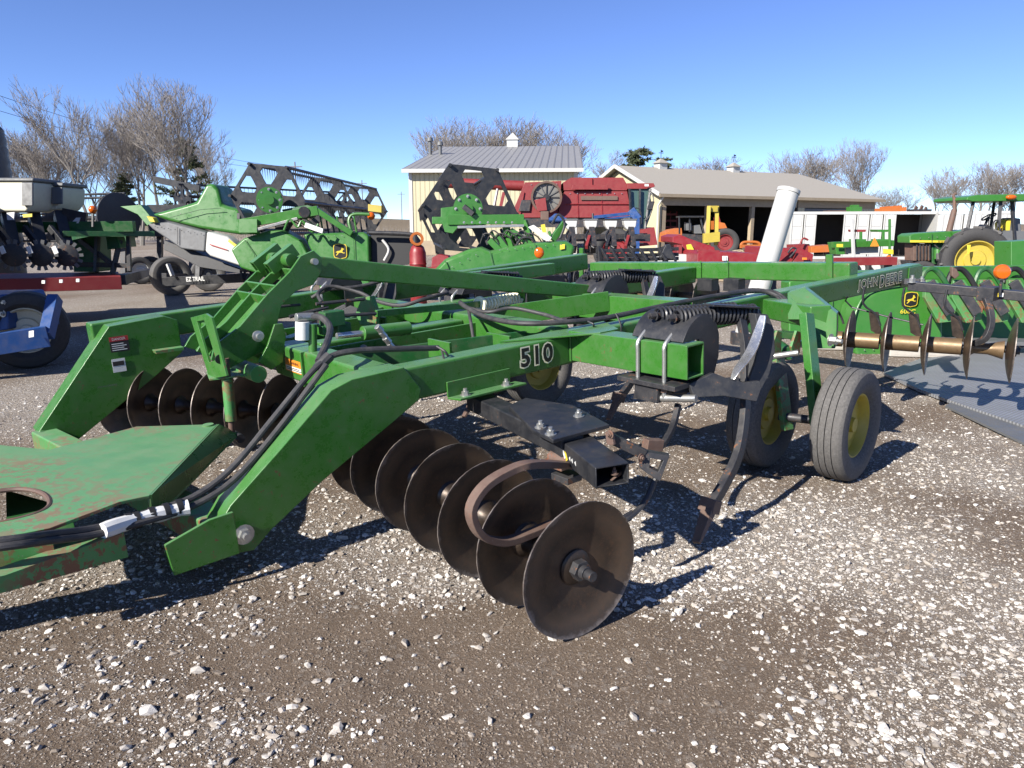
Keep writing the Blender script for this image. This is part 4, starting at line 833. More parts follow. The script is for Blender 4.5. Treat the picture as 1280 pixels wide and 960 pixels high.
B().box((-.5,-.56,He-.26),(Ls+.4,-.49,He-.06)).build('eave_fascia',MT['tan'],o)
B().prism([(0,0,0),(0,0,He-.2),(0,W2,Hr-.1),(0,2*W2,He-.2),(0,2*W2,0)],(.12,0,0)).build('gable_wall',wallm,o)
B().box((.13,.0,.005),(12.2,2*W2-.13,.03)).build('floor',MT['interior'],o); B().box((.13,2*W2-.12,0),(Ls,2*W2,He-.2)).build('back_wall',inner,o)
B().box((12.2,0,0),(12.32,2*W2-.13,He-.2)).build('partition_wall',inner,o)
B().box((Ls-.12,0,0),(Ls,2*W2-.13,He-.2)).build('end_wall',wallm,o)
B().box((.13,0,He-.75),(Ls-.13,.14,He-.22)).build('header_beam',MT['tan'],o)
B().box((12.33,.0,0),(13.0,.12,He-.76)).build('front_wall',wallm,o); B().box((18.9,.0,0),(Ls-.13,.12,He-.76)).build('front_wall',wallm,o)
B().box((13.0,.03,0),(18.9,.12,He-.8)).build('overhead_door',MT['grey'],o)
for x in(3.9,7.9,.2): B().box((x,0,0),(x+.28,.26,He-.76)).build('post',MT['tan'],o)
B().tube([(-.1,-.42,He-.25),(-.2,-.1,He-.7),(-.22,-.06,He-1.1),(-.22,-.06,.2)],.06,8,2).build('downspout',whitem,o)
for x in(3.4,10.2):
    c=B().box((x-.33,W2-.33,Hr-.2),(x+.33,W2+.33,Hr+.38)).build('cupola',whitem,o)
    B().add([(x-.45,W2-.45,Hr+.38),(x+.45,W2-.45,Hr+.38),(x+.45,W2+.45,Hr+.38),(x-.45,W2+.45,Hr+.38),(x,W2,Hr+.72)],[(0,1,4),(1,2,4),(2,3,4),(3,0,4),(0,3,2,1)]).build('cupola_roof',shr,c,smooth=0)
    B().cyl((x,W2,Hr+.7),(x,W2,Hr+1.3),.02,n=6).bar((x-.2,W2,Hr+1.08),(x+.2,W2,Hr+1.08),.03,.04).bar((x-.03,W2,Hr+1.2),(x+.16,W2,Hr+1.2),.03,.1).build('weather_vane',bk,c)
# ---------------------------------------------------------------- shipping containers
def container(x0,t0,x1,t1,label,openings,npan,corr):
    a=gx(x0,t0); e=gx(x1,t1); L=(e-a).length; o=thing('shipping_container',label,'container',a,math.atan2(e.y-a.y,e.x-a.x),'white containers')
    Hh=2.58; Wd=2.4; wm=MT['white']
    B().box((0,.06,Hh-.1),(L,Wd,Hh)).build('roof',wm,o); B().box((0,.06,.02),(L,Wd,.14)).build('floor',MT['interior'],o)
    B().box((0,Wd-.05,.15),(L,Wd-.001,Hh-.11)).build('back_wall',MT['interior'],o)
    for x in(0,L-.05): B().box((x,.07,.15),(x+.05,Wd-.06,Hh-.11)).build('end_wall',wm,o)
    for z in(.0,Hh-.14): B().box((-.02,-.03,z),(L+.02,.055,z+.15)).build('side_rail',wm,o)
    edges=[0]
    xs=np.linspace(0,L,npan+1)
    for i in range(npan):
        xa,xb=xs[i],xs[i+1]; mid=(xa+xb)/2/L
        if any(p<mid<q for p,q in openings): continue
        b=B().box((xa+.03,.0,.16),(xb-.03,.04,Hh-.15)); 
        if corr:
            n=int((xb-xa)/.28)
            for k in range(n): q=xa+.05+(xb-xa-.1)*(k+.25)/n; b.prism([(q,0,.2),(q+.05,-.035,.2),(q+.13,-.035,.2),(q+.18,0,.2)],(0,0,Hh-.4))
        else:
            for z in(.3,1.05,1.8): b.box((xa+.12,-.02,z),(xb-.12,.001,z+.62))
            b.box((xa+.02,-.045,.16),(xa+.08,0,Hh-.15)); 
        b.build('side_panel',wm,o)
    return o
container(985,42,1166,41,'white side-opening container with two dark doorways beside the shed',[(.22,.33),(.76,.97)],11,False)
container(1167,40.6,1262,40,'white corrugated container standing behind the green tractor',[],3,True)
def clutter(name,label,cat,x,t,parts):
    q=Obj(name,label,cat,x,t); q.r.location.z=2.585
    q.p=V((q.p.x,q.p.y,2.585))
    for nm,a,bb,w_,h_,mt in parts: q.bar(nm,a,bb,w_,h_,mt)
    return q
q=clutter('orange_roof_rack','orange steel implement lying on top of the white container','implement part',1112,42.0,[('frame',(1098,263,42.0),(1128,261.5,42),.9,.22,MT['orange']),('rail',(1100,260,42),(1127,258,42),.1,.12,MT['orange']),('rail',(1100,260,42.6),(1127,258,42.6),.1,.12,MT['orange'])])
q=clutter('dark_implement','dark red disc implement lying on top of the white container','implement part',1150,42,[('frame',(1138,263,42),(1160,263,42),.8,.12,bs),('tine',(1143,264,42),(1146,258,42),.08,.2,MT['rust']),('tine',(1150,264,42),(1153,257,42),.08,.2,MT['rust']),('tine',(1156,264,42),(1158,259,42),.08,.2,MT['rust'])])
q=clutter('green_seed_unit','small green implement unit lying on top of the white container','implement part',1067,42,[('body',(1060,262,42),(1075,262,42),.5,.3,gf),('hopper',(1064,259,42),(1072,259,42),.4,.25,gf)])
q=clutter('dark_pallet_stack','low dark stack of flat boards on top of the white container','boards',1045,42.4,[('board',(1030,265.4,42.6),(1056,265.2,42.6),.9,.05,bs),('board',(1032,264,42.6),(1055,263.8,42.6),.8,.05,MT['rust'])])
# ---------------------------------------------------------------- red combine
rd=MT['redfade']; o=Obj('combine_harvester','faded red combine harvester with round fan screen and long unloading tube','combine',720,30)
o.poly('body',[(640,272),(641,264),(656,228),(702,226),(700,250),(696,272)],rd,2.6)
o.poly('grain_tank',[(704,228),(714,222),(779,222),(784,231),(784,238),(705,238)],rd,2.6,29.95)
sp=o.poly('side_panel',[(706,239),(784,239),(790,272),(697,272),(701,252)],rd,2.4,29.9)
for x in(722,752): o.bar('panel_seam',(x,240,29.88),(x+1,271,29.88),.03,.02,MT['red'],sp,0)
o.poly('upper_cover',[(716,231),(760,231),(760,237),(714,237)],rd,.1,29.7)
o.poly('lower_frame',[(640,273),(790,273),(786,284),(650,284)],bs,2.2)
fs=B().lathe(o.k(683,246.5,29.6),V((0,-1,0)),[(.0,.0),(.58,.0),(.58,.05),(.5,.06),(.0,.06)],32).build('fan_screen',MT['wire'],o.r)
for i in range(12):
    a=i*math.pi/6; c=o.k(683,246.5,29.5); d_=V((math.cos(a),0,math.sin(a))); B().bar(c+d_*.12,c+d_*.52,.03,.02,up=V((0,1,0))).build('screen_spoke',bs if i%3==0 else MT['grey'],fs)
B().lathe(o.k(683,246.5,29.55),V((0,-1,0)),[(.54,.0),(.62,0),(.62,.12),(.54,.12)],32,close=True).build('screen_ring',MT['rust'],fs)
B().cyl(o.k(683,246.5,29.55),o.k(683,246.5,29.40),.13,n=14).build('screen_hub',bk,fs)
o.poly('screen_shield',[(668,250),(682,247),(684,263),(672,264)],rd,.06,29.4,fs)
o.cyl('unloading_tube',(556,228.5,31.2),(655,232.5,31.2),.21,rd); o.bar('tube_rest',(617,262,31),(622,236,31),.08,.08,MT['white'])
o.poly('ladder',[(628,240),(632,240),(626,266),(622,266)],rd,.1,30.6)
cb=o.poly('cab',[(786,235),(811,235),(816,262),(806,290),(788,290)],MT['glass'],1.9,29.9)
o.poly('cab_roof',[(784,229),(817,229),(819,233),(812,236),(784,236)],rd,2.1,29.8)
for a,b_ in(((787,236),(789,290)),((800,236),(799,288)),((813,236),(806,290))): o.bar('cab_post',(*a,29.75),(*b_,29.75),.08,.08,bk,cb)
o.bar('mirror',(815,252,29.5),(812,262,29.5),.25,.06,bk); o.tube('mirror_arm',[(811,238,29.6),(817,248,29.5),(813,268,29.5),(806,276,29.6)],.025,bk)
o.poly('feeder_house',[(795,288),(818,284),(822,306),(800,308)],rd,1.6,29.5)
o.gw(768,29.2,.85,(-.2,-1,0),.6,MT['red'],MT['tyred']); o.gw(668,29.5,.6,(-.2,-1,0),.45,MT['red'],MT['tyred'])
rivets(o,[(708,242),(782,242)],29.86,8,.014); rivets(o,[(660,231),(700,230)],29.96,5,.014); seam(o,[(706,255),(787,255)],29.85,MT['red'],.02); seam(o,[(655,240),(650,270)],29.95,MT['red'],.02); seam(o,[(740,223),(740,238)],29.9,MT['red'],.02)
o.poly('side_decal',[(726,245),(772,245),(772,250),(726,250)],MT['rust'],.01,29.84,bevel=0); o.tube('handrail',[(786,276,29.4),(790,262,29.4),(800,262,29.4),(802,280,29.4)],.02,bk); o.poly('work_light',[(806,230),(811,230),(811,233),(806,233)],MT['dwhite'],.05,29.6)
for i in range(4): o.bar('ladder_step',(792,286+6*i,29.2),(804,286+6*i,29.2),.15,.04,bs)
o.poly('vent_grille',[(652,250),(664,250),(662,264),(648,264)],bs,.05,29.9)
# blue jib crane
o=Obj('jib_crane','blue jib arm on a short blue post before the red combine','crane',795,24)
o.bar('post',(795,268,24),(795,322,24),.2,.2,MT['blue']); o.bar('arm',(742,271.5,24),(796,266,24),.1,.10,MT['blue']); o.bar('arm_brace',(756,274,24),(794,270,24),.06,.06,MT['blue']); o.bar('head',(789,262,24),(798,274,24),.2,.24,MT['blue']); o.cyl('hook_block',(741,267,24),(741,277,24),.035,bs)
# blue valve stand
o=Obj('pump_stand','small blue pump standing among the white planter boxes','pump',697,22.5)
o.bar('base_post',(697,280,22.5),(697,352,22.5),.14,.14,bs); o.poly('pump_body',[(688,272),(694,267),(700,267),(706,272),(704,280),(690,280)],MT['blue'],.4); o.cyl('pump_port',(686,275,22.4),(708,275,22.4),.07,MT['blue'])
# ---------------------------------------------------------------- planter with white seed boxes
o=Obj('row_planter','row planter with white seed boxes in front of the red combine','planter',752,21)
o.bar('toolbar',(690,297,21.3),(812,297,21.3),.2,.2,bs)
for i,x in enumerate((714,739,764,788)):
    bx=o.poly('seed_box',[(x-8,275),(x+8,275),(x+7,283),(x+3,287),(x-4,287),(x-7,283)],MT['white'],.45,21,bevel=.02); o.poly('box_lid',[(x-8.6,273.4),(x+8.6,273.4),(x+8.6,275.4),(x-8.6,275.4)],MT['dblack'] if i==2 else MT['grey'],.5,20.98,bx)
    ru=o.bar('row_unit',(x,288,20.9),(x+3,312,20.5),.16,.3,bs); o.bar('parallel_arm',(x-2,296,20.6),(x-6,309,20.2),.08,.12,MT['redfade'] if i%2 else bk,ru)
    p=gx(x-4,20.2)-o.p; p.z=.40; wheel(p,V((.9,-.4,0)),.26,.10,MT['white'],o.r,MT['tyred'],ribn=1,n=20)
    p=gx(x+5,20.4)-o.p; p.z=.30; wheel(p,V((.9,-.4,0)),.28,.10,MT['grey'],o.r,MT['tyred'],ribn=1,n=20)
    o.tube('seed_hose',[(x-3,288,20.8),(x-7,296,20.5),(x-3,305,20.4),(x+4,310,20.3)],.03,bk)
o.gw(705,21.6,.5,(.9,-.4,0),.3,MT['white'],MT['tyred']); o.gw(800,21.6,.5,(.9,-.4,0),.3,MT['white'],MT['tyred'])
# black tine rack
o=Obj('tine_rack','low black lattice rack of bent bars behind the rear beam','rack',795,15)
for z0,z1 in((314,311),(320,318),(325,323)): o.bar('rail',(745,z0,15),(848,z1,15.2),.06,.07,bk)
for x in range(752,848,12): o.bar('tine',(x,311,15),(x+9,326,14.8),.05,.05,bk)
for x in(748,830): o.bar('skid',(x,308,15),(x+4,352,15),.08,.1,bk)
o.poly('end_fin',[(825,322),(832,306),(838,305),(842,318),(848,325)],bk,.12,14.9)
# ---------------------------------------------------------------- red hay tools
o=Obj('red_mower','red mower with raised curved hood and yellow warning patch','mower',868,17)
o.poly('hood',[(841,303),(841,296),(850,293),(861,298),(893,309),(894,314),(872,316),(862,322),(852,322),(853,306)],MT['red'],1.4)
o.poly('drive_cover',[(847,306),(853,306),(852,326),(846,326)],MT['redfade'],.4,16.8); o.poly('warning_patch',[(858,306),(864,305),(870,316),(866,322),(860,318)],MT['dyellow'],.03,16.9)
o.gw(838,16.6,.30,(-.9,-.4,0),.2,MT['white'],MT['tyre']); o.poly('white_skirt',[(826,318),(862,318),(868,327),(822,327)],MT['white'],.6,16.5); o.bar('frame',(845,335,16.9),(892,338,17),.2,.2,bs)
o.gw(885,17.2,.30,(-.9,-.4,0),.2,MT['red'],MT['tyred'])
o=Obj('red_disc_deck','long flat red mower deck lying low behind the rear beam','mower deck',910,15.5)
o.poly('deck',[(872,317),(876,314),(948,317),(948,332),(872,332)],MT['red'],1.6); o.poly('guard_rail',[(872,312),(900,313),(900,316),(872,315)],MT['redfade'],.1,15.6)
for x in(905,903): o.poly('marker',[(x,320),(x+5,320),(x+5,326),(x,326)],MT['dwhite'],.02,15.44+.01*(x-903))
for x in(880,935): o.bar('foot',(x,332,15.8),(x,382,15.8),.15,.15,bs)
o=Obj('red_hay_conditioner','red hay machine with cracked looking slanted panels beside the white tube','hay machine',988,16)
o.poly('hood',[(955,330),(958,309),(1003,311),(1017,318),(1015,330)],MT['red'],1.5)
o.poly('flap',[(962,324),(986,313),(992,313),(974,328)],MT['redfade'],.1,15.9); o.poly('flap',[(990,330),(996,316),(1012,322),(1010,331)],MT['redfade'],.1,15.88)
o.tube('twine_arm',[(985,316,15.85),(990,310,15.8),(995,312,15.8),(987,322,15.8)],.02,bk); o.poly('patch',[(1003,322),(1009,322),(1009,325),(1003,325)],MT['dorange'],.02,15.8)
for x in(965,1008): o.bar('foot',(x,330,16.3),(x,378,16.3),.15,.15,bs)
o=Obj('red_drawbar','long low red drawbar lying beyond the side beam','drawbar',1072,15.5)
o.bar('bar',(1040,327,15.5),(1118,326,15.5),.25,.16,MT['redfade']); 
for x in(1050,1110): o.bar('foot',(x,330,15.6),(x,384,15.6),.12,.12,bs)
# tan tarp heap
def heap():
    o=thing('covered_heap','pale tan covered heap lying in front of the open shed','heap',gx(926,25)); n=24;b=B();vs=[];fs=[]
    for k in range(7):
        ph=k/6*math.pi/2
        for i in range(n):
            a=2*math.pi*i/n; j=1+.13*math.sin(3*a+k)+.06*random.uniform(-1,1)
            vs.append((1.25*math.cos(ph)*math.cos(a)*j,1.0*math.cos(ph)*math.sin(a)*j,.98*math.sin(ph)*(1+.05*random.uniform(-1,1))))
    for k in range(6):
        for i in range(n): fs.append((k*n+i,k*n+(i+1)%n,(k+1)*n+(i+1)%n,(k+1)*n+i))
    b.add(vs,fs).build('cover',MT['tan'],o,smooth=60)
heap()
o=Obj('orange_rake','small orange hay rake frame lying on the covered heap','rake',938,25)
o.r.location.z=1.0; o.p=V((o.p.x,o.p.y,1.0))
o.tube('frame_hoop',[(926,307,24.9),(930,303,24.9),(946,303,24.9),(951,307,24.9)],.05,MT['orange']); o.bar('beam',(925,308,24.8),(953,308,24.8),.1,.12,MT['orange']); o.bar('tine_bar',(928,311,24.6),(950,311,24.6),.08,.08,MT['rust'])
# white tube
o=Obj('auger_tube','plain white auger tube leaning upright behind the rear beam','auger tube',942,11)
t_=B().cyl(o.k(930,425,11.2),o.k(985,241,11.0),.158,.158,n=32).build('tube',MT['white'],o.r,.01)
B().lathe(o.k(985,241,11.0),o.k(985,241,11)-o.k(930,425,11.2),[(.158,0),(.168,.0),(.168,.05),(.15,.06),(0.001,.06)],32).build('end_cap',MT['white'],t_)
B().cyl(o.k(930,425,11.2)+V((0,0,.12)),o.k(930,425,11.2)+V((0,0,-.35)),.2,n=16).build('foot',bs,o.r)
# forklift
o=Obj('forklift','orange forklift with black cage and tall yellow mast in the shed opening','forklift',868,38)
o.poly('counterweight',[(830,303),(832,291),(840,287),(852,285),(854,304)],MT['orange'],1.5); o.poly('chassis',[(852,292),(886,294),(886,306),(850,306)],bs,1.4)
ma=o.bar('mast_rail',(884,306,37.6),(886,258,37.6),.18,.25,MT['yellow']); o.bar('mast_rail',(895,306,37.9),(896,258,37.9),.18,.25,MT['yellow']); o.bar('mast_cross',(884,261,37.7),(897,261,37.7),.1,.3,MT['yellow']); o.poly('fork_carriage',[(880,292),(900,290),(900,302),(880,304)],MT['yellow'],.3,37.4)
for a,b_ in(((849,270),(849,292)),((875,270),(880,292)),((862,270),(862,290))): o.bar('cage_post',(*a,38),(*b_,38),.07,.07,bk)
o.bar('cage_roof',(848,271,38.4),(877,271,38.4),1.2,.08,bk); o.poly('seat',[(858,278),(864,278),(866,288),(858,288)],MT['grey'],.5,38.2); o.poly('dash_cowl',[(868,282),(875,281),(878,292),(868,292)],MT['grey'],.6,38.1)
o.gw(868,37.6,.5,(-.3,-1,0),.35,MT['white'],MT['tyred']); o.gw(838,37.8,.35,(-.3,-1,0),.3,MT['white'],MT['tyred'])
o=Obj('stored_tractor','orange tractor with one big black tyre stored in the open shed','tractor',905,46)
o.poly('hood',[(893,276),(906,279),(909,285),(893,287)],MT['orange'],.9,46); o.poly('fender',[(896,272),(899,270),(901,278),(897,279)],MT['redfade'],.8,46.2); o.gw(905,45.7,.85,(-.2,-1,0),.45,MT['redfade'],MT['tyred']); o.gw(884,46.2,.5,(-.2,-1,0),.3,MT['redfade'],MT['tyred']); o.bar('axle_frame',(884,302,46.3),(905,296,46.3),.4,.5,bs)
o=Obj('stored_wagon','dim red frame of a wagon stored at the back of the shed','wagon',838,53)
for z in(268,276,284): o.bar('side_rail',(829,z,53),(846,z,53),.08,.15,MT['redfade'])
for x in(829,838,846): o.bar('stake',(x,264,53),(x,300,53),.08,.08,MT['redfade'])
o.bar('bed',(826,298,53),(849,298,53),1.2,.25,bs); o.gw(832,52.6,.5,(0,-1,0),.2,MT['redfade'],MT['tyred']); o.gw(845,52.6,.5,(0,-1,0),.2,MT['redfade'],MT['tyred'])
# green drill with lids
o=Obj('seed_drill','small green and white seed drill with slow vehicle triangle','seed drill',1078,26)
o.bar('toolbar',(1040,306,26),(1116,304,26),.2,.2,gf); o.poly('tank',[(1058,304),(1098,303),(1098,318),(1058,318)],MT['white'],.9,26.2)
for x,c_ in((1076,MT['redfade']),(1104,gf)): 
    o.bar('lid_post',(x,290,26),(x,306,26),.08,.08,gf); o.poly('lid',[(x-7,287),(x+7,287),(x+6,290),(x-6,290)],c_,.6,26)
    o.poly('meter_box',[(x-7,299),(x+7,299),(x+7,304),(x-7,304)],gf,.5,25.9)
o.poly('triangle_sign',[(1088,308),(1093.5,297),(1099,308)],MT['dorange'],.03,25.6,bevel=0); o.poly('yellow_patch',[(1046,305),(1054,305),(1054,309),(1046,309)],MT['dyellow'],.03,25.7); o.poly('yellow_patch',[(1104,311),(1117,312),(1117,318),(1104,317)],MT['dyellow'],.03,25.6)
o.bar('marker_pole',(1065,274,25.8),(1067,322,25.8),.09,.09,MT['white']); o.bar('marker_pole',(1112,274,25.9),(1112,320,25.9),.07,.07,gf)
for x in(1060,1075,1094): o.gw(x,25.6,.36,(-.9,-.5,0),.18,MT['white'],MT['tyred'])
o.poly('side_hopper',[(1043,303),(1056,303),(1056,318),(1046,318)],gf,.6,25.9); o.ball('lamp',(1111,322,25.5),.09,MT['amber'])
o=Obj('orange_tiller','low orange tiller standing beside the container doorway','tiller',1028,30)
o.poly('housing',[(1014,308),(1040,306),(1042,315),(1014,316)],MT['orange'],.8); o.poly('rear_flap',[(992,306),(1012,305),(1013,314),(992,314)],MT['redfade'],.8,30.3); o.tube('handle',[(1000,306,30),(1004,298,30),(1010,300,30)],.04,MT['redfade']); o.bar('skid',(994,336,30),(1042,336,30),.7,.12,bs); o.bar('leg',(1004,314,30.2),(1004,338,30.2),.12,.12,bs); o.bar('leg',(1034,314,30.2),(1034,338,30.2),.12,.12,bs)
# ---------------------------------------------------------------- tractor at the right
o=Obj('tractor','green tractor with canopy, yellow wheels and rusty exhaust stack','tractor',1215,21)
hd=o.poly('hood',[(1137,304),(1137,295),(1142,292),(1190,289),(1238,287.5),(1241,291),(1238,305)],gf,.7,21,bevel=.03)
o.poly('hood_stripe',[(1138,300.2),(1200,300.8),(1200,303.4),(1138,303)],MT['dyellow'],.02,20.97,hd,0); o.text('JOHN DEERE','hood_name',(1172,302.8,20.94),(1198,303,20.94),.045,MT['dblack'],.01,0)
o.poly('side_grille',[(1142,305),(1164,305),(1164,326),(1142,326)],MT['rust'],.5,21.1); o.poly('engine',[(1165,304),(1196,305),(1200,330),(1165,330)],MT['darkgreen'],.4,21.15); o.cyl('oil_filter',(1172,312,21),(1172,324,21),.1,gf); o.cyl('steering_cylinder',(1178,318,20.9),(1196,310,20.9),.06,bs)
o.poly('front_axle',[(1136,326),(1210,326),(1206,340),(1140,340)],bs,.5,21.2); o.poly('cowl',[(1190,290),(1216,287),(1240,288),(1242,296),(1194,304)],gf,.8,20.9)
rw=o.gw(1213,20.1,.86,(-.25,-1,0),.46,MT['yellow'],MT['tyred'],1,.60)
pc=gx(1213,20.1)-o.p; pc.z=.85; wa=V((-.25,-1,0)).normalized(); wu=V((0,0,1)); wr=wa.cross(wu)
for i in range(22):
    a=2*math.pi*i/22; d_=wr*math.cos(a)+wu*math.sin(a); s_=1 if i%2 else -1; d2=wr*math.cos(a+.18)+wu*math.sin(a+.18)
    B().bar(pc+d_*.87+wa*(.04*s_),pc+d2*.86+wa*(.22*s_),.06,.07,up=d_).build('tread_lug',MT['tyre'],rw)
o.gw(1300,22.6,.86,(-.25,-1,0),.46,MT['yellow'],MT['tyred'],1,.60); o.gw(1150,20.4,.42,(-.25,-1,0),.28,MT['yellow'],MT['tyred']); o.gw(1160,22.4,.42,(-.25,-1,0),.28,MT['yellow'],MT['tyred'])
o.poly('fender',[(1240,312),(1246,292),(1262,288),(1296,290),(1300,315),(1262,316)],MT['grey'],.5,20.9); o.poly('platform',[(1236,302),(1290,304),(1290,330),(1240,330)],MT['darkgreen'],1.2,21.4)
cn=o.poly('canopy',[(1208,250),(1210,246),(1222,243.5),(1300,242),(1300,251),(1216,252)],gf,1.7,20.6,bevel=.03); o.ball('canopy_lamp',(1264,246.5,20.5),.1,MT['amber'],(1.5,.8,.7),cn)
for a,b_,t_ in(((1217,251),(1209,288),20.8),((1251,251),(1248,284),20.8),((1265,251),(1268,300),20.9),((1243,252),(1238,287),22.2),((1268,252),(1264,290),22.2)): o.bar('canopy_post',(*a,t_),(*b_,t_),.08,.08,bk)
sw=B().lathe(o.k(1236,271,21.4),V((-.5,0,.85)),[(.17,-.015),(.20,-.015),(.20,.015),(.17,.015)],22,close=True).build('steering_wheel',bk,o.r); B().bar(o.k(1236,271,21.4)-V((.15,0,.09)),o.k(1236,271,21.4)+V((.15,0,.09)),.03,.02).build('wheel_spoke',bk,sw); o.cyl('steering_column',(1236,271,21.4),(1229,286,21.4),.035,bk)
st_=o.poly('seat_back',[(1262,276),(1266,272),(1276,273),(1277,291),(1262,292)],MT['grey'],.5,21.3,bevel=.03); o.poly('seat_edge',[(1257,279),(1261,274),(1264,274),(1262,292),(1258,292)],MT['dyellow'],.5,21.28,st_); o.poly('seat_cushion',[(1246,290),(1262,289),(1262,296),(1246,296)],MT['grey'],.5,21.3,bevel=.03)
o.cyl('exhaust_stack',(1186,290,21.2),(1193,262,21.2),.085,MT['rust'],r2=.075); o.cyl('exhaust_tip',(1193,262,21.2),(1193,247,21.2),.045,MT['rust']); o.tube('stack_cap',[(1193,248,21.2),(1192,244,21.2),(1195,242,21.2)],.04,MT['rust'])
o.poly('yellow_tag',[(1209,306),(1214,306),(1212,318),(1210,318)],MT['dyellow'],.02,19.6)
rivets(o,[(1145,298),(1230,293)],20.95,8,.010); seam(o,[(1165,292),(1165,304)],20.96,MT['darkgreen'],.01); seam(o,[(1190,290),(1190,304)],20.96,MT['darkgreen'],.01)
for i in range(5): o.bar('grille_bar',(1146+4*i,306,21.05),(1146+4*i,325,21.05),.03,.03,bs)
o.tube('fuel_line',[(1168,306,20.95),(1176,312,20.9),(1184,308,20.9),(1192,320,20.9)],.02,bk); o.cyl('alternator',(1186,318,20.95),(1186,318,20.75),.09,bs); o.poly('battery_box',[(1196,312),(1206,312),(1206,326),(1196,326)],bk,.3,20.9)
o.tube('grab_rail',[(1240,290,20.7),(1242,278,20.7),(1248,276,20.7),(1250,290,20.7)],.02,bk); o.bar('lever',(1244,296,21),(1247,282,21),.03,.03,bk); o.bar('lever',(1250,297,21),(1252,285,21),.03,.03,MT['red']); o.bar('dash',(1226,284,21.4),(1234,290,21.4),.5,.2,bk)
# ---------------------------------------------------------------- corn header
hm=gf; o=Obj('corn_header','wide green corn header with 608C lettering standing beyond the gravel','corn header',1100,10.6)
bsft=o.poly('back_sheet',[(986,352),(1020,340),(1160,338),(1300,338),(1300,425),(1180,432),(1060,436),(1000,432),(986,415)],hm,.35,10.8,bevel=.03)
lobe=[(1067,400),(1070,385),(1080,372),(1098,362),(1130,356),(1168,352),(1180,352),(1180,436),(1160,442),(1120,448),(1085,450),(1070,446),(1066,430)]
lo=o.poly('end_cover',lobe,hm,.5,10.3,bevel=.06)
o.tube('cover_rib',[(1066,432,10.27),(1068,398,10.27),(1079,372,10.27),(1100,360,10.27),(1168,351,10.27)],.015,hm,lo)
emblem(lo,o.k(1130.5,381.5,10.27),V((1,0,0)),Z,.165,MT['dblack'],MT['dyellow']); text('608C','model_number',MT['dyellow'],lo,o.k(1125,392,10.27),(1,0,0),Z,.06,.21,off=.015)
o.bar('top_beam',(1150,341,10.4),(1310,339,10.2),.16,.17,hm); o.poly('side_panel',[(1264,302),(1300,300),(1300,345),(1264,345)],hm,.4,10.9)
o.poly('bracket',[(1190,333),(1196,336),(1200,344),(1194,349),(1190,345)],MT['rust'],.06,9.9)
for i,x in enumerate((1152,1186,1220,1256)):
    s_=o.poly('row_hood',[(x+6,350),(x+20,350),(x+44,384),(x+40,402),(x+22,404),(x+4,372)],MT['green_worn'],.08,10.0-.03*i,bevel=.01)
    o.bar('deck_plate',(x+10,352,9.9-.03*i),(x+36,392,9.9-.03*i),.05,.12,MT['blacksteel'],s_); o.tube('arch',[(x-2,354,10.02),(x+4,340,10.02),(x+14,336,10.02),(x+24,344,10.02),(x+34,360,10.0)],.035,MT['dblack'] if i%2 else MT['darkgreen'],s_)
rivets(o,[(1075,438),(1175,432)],10.27,9,.006,parent=lo); rivets(o,[(1000,346),(1060,342)],10.77,6,.006); seam(o,[(1040,341),(1042,430)],10.78,MT['darkgreen'])
for x in(1000,1290): o.bar('stand',(x,425,10.9),(x,455,10.9),.1,.1,bs)
o.bar('stalk_tray',(1160,425,10.2),(1300,428,10.1),.4,.05,MT['grey'])
for k,(x0,x1,y0,y1,lab) in enumerate(((1008,1062,424,437,'short pale concrete block under the left part of the corn header'),(1112,1200,430,446,'longer pale concrete slab under the 608C cover of the corn header'))):
    a=gnd(x0,y1); e=gnd(x1,y1+ (2 if k else 1)); d_=(e-a); q=thing('concrete_block',lab,'concrete block',a,math.atan2(d_.y,d_.x)); cm=flat('concrete_pale',(.40,.375,.33),.9); L=d_.length
    B().box((0,0,.0),(L,.55,.13)).build('slab',cm,q,.015); B().box((L*.06,-.003,.03),(L*.94,.0,.10)).build('face_panel',cm,q)
# steel ramp plate
def tread():
    m_,t,b_,co=newmat('galvanised_tread_plate'); wv=N(t,'ShaderNodeTexWave',Scale=9.,Distortion=.0); mp_=N(t,'ShaderNodeMapping'); mp_.inputs['Rotation'].default_value=(0,0,.9); t.links.new(co,mp_.inputs[0]); t.links.new(mp_.outputs[0],wv.inputs[0]); n=nz(t,co,3,5)
    c=ramp(t,wv.outputs['Fac'],[(.4,(.26,.27,.29)),(.7,(.36,.37,.39))]); t.links.new(mixc(t,n,c.outputs[0],(.22,.22,.22)),b_.inputs['Base Color']); b_.inputs['Metallic'].default_value=.4; b_.inputs['Roughness'].default_value=.5; bump(t,b_,wv.outputs['Fac'],.6,.01); return m_
pts=[gnd(1104,470),gnd(1150,492),gnd(1188,506),gnd(1320,552),gnd(1420,470),gnd(1300,436),gnd(1150,452)]
q=thing('steel_ramp','flat grey ribbed steel ramp lying on the gravel before the corn header','ramp',pts[1]); tm=tread()
B().prism([p-pts[1]+V((0,0,.012)) for p in pts],(0,0,.03)).build('deck_plate',tm,q); 
B().prism([pts[2]-pts[1]+V((0,0,.004)),pts[3]-pts[1]+V((0,0,.004)),pts[3]-pts[1]+V((-.35,-.28,.002)),pts[2]-pts[1]+V((-.12,-.12,.002))],(0,0,.02)).build('ramp_lip',MT['grey'],q)
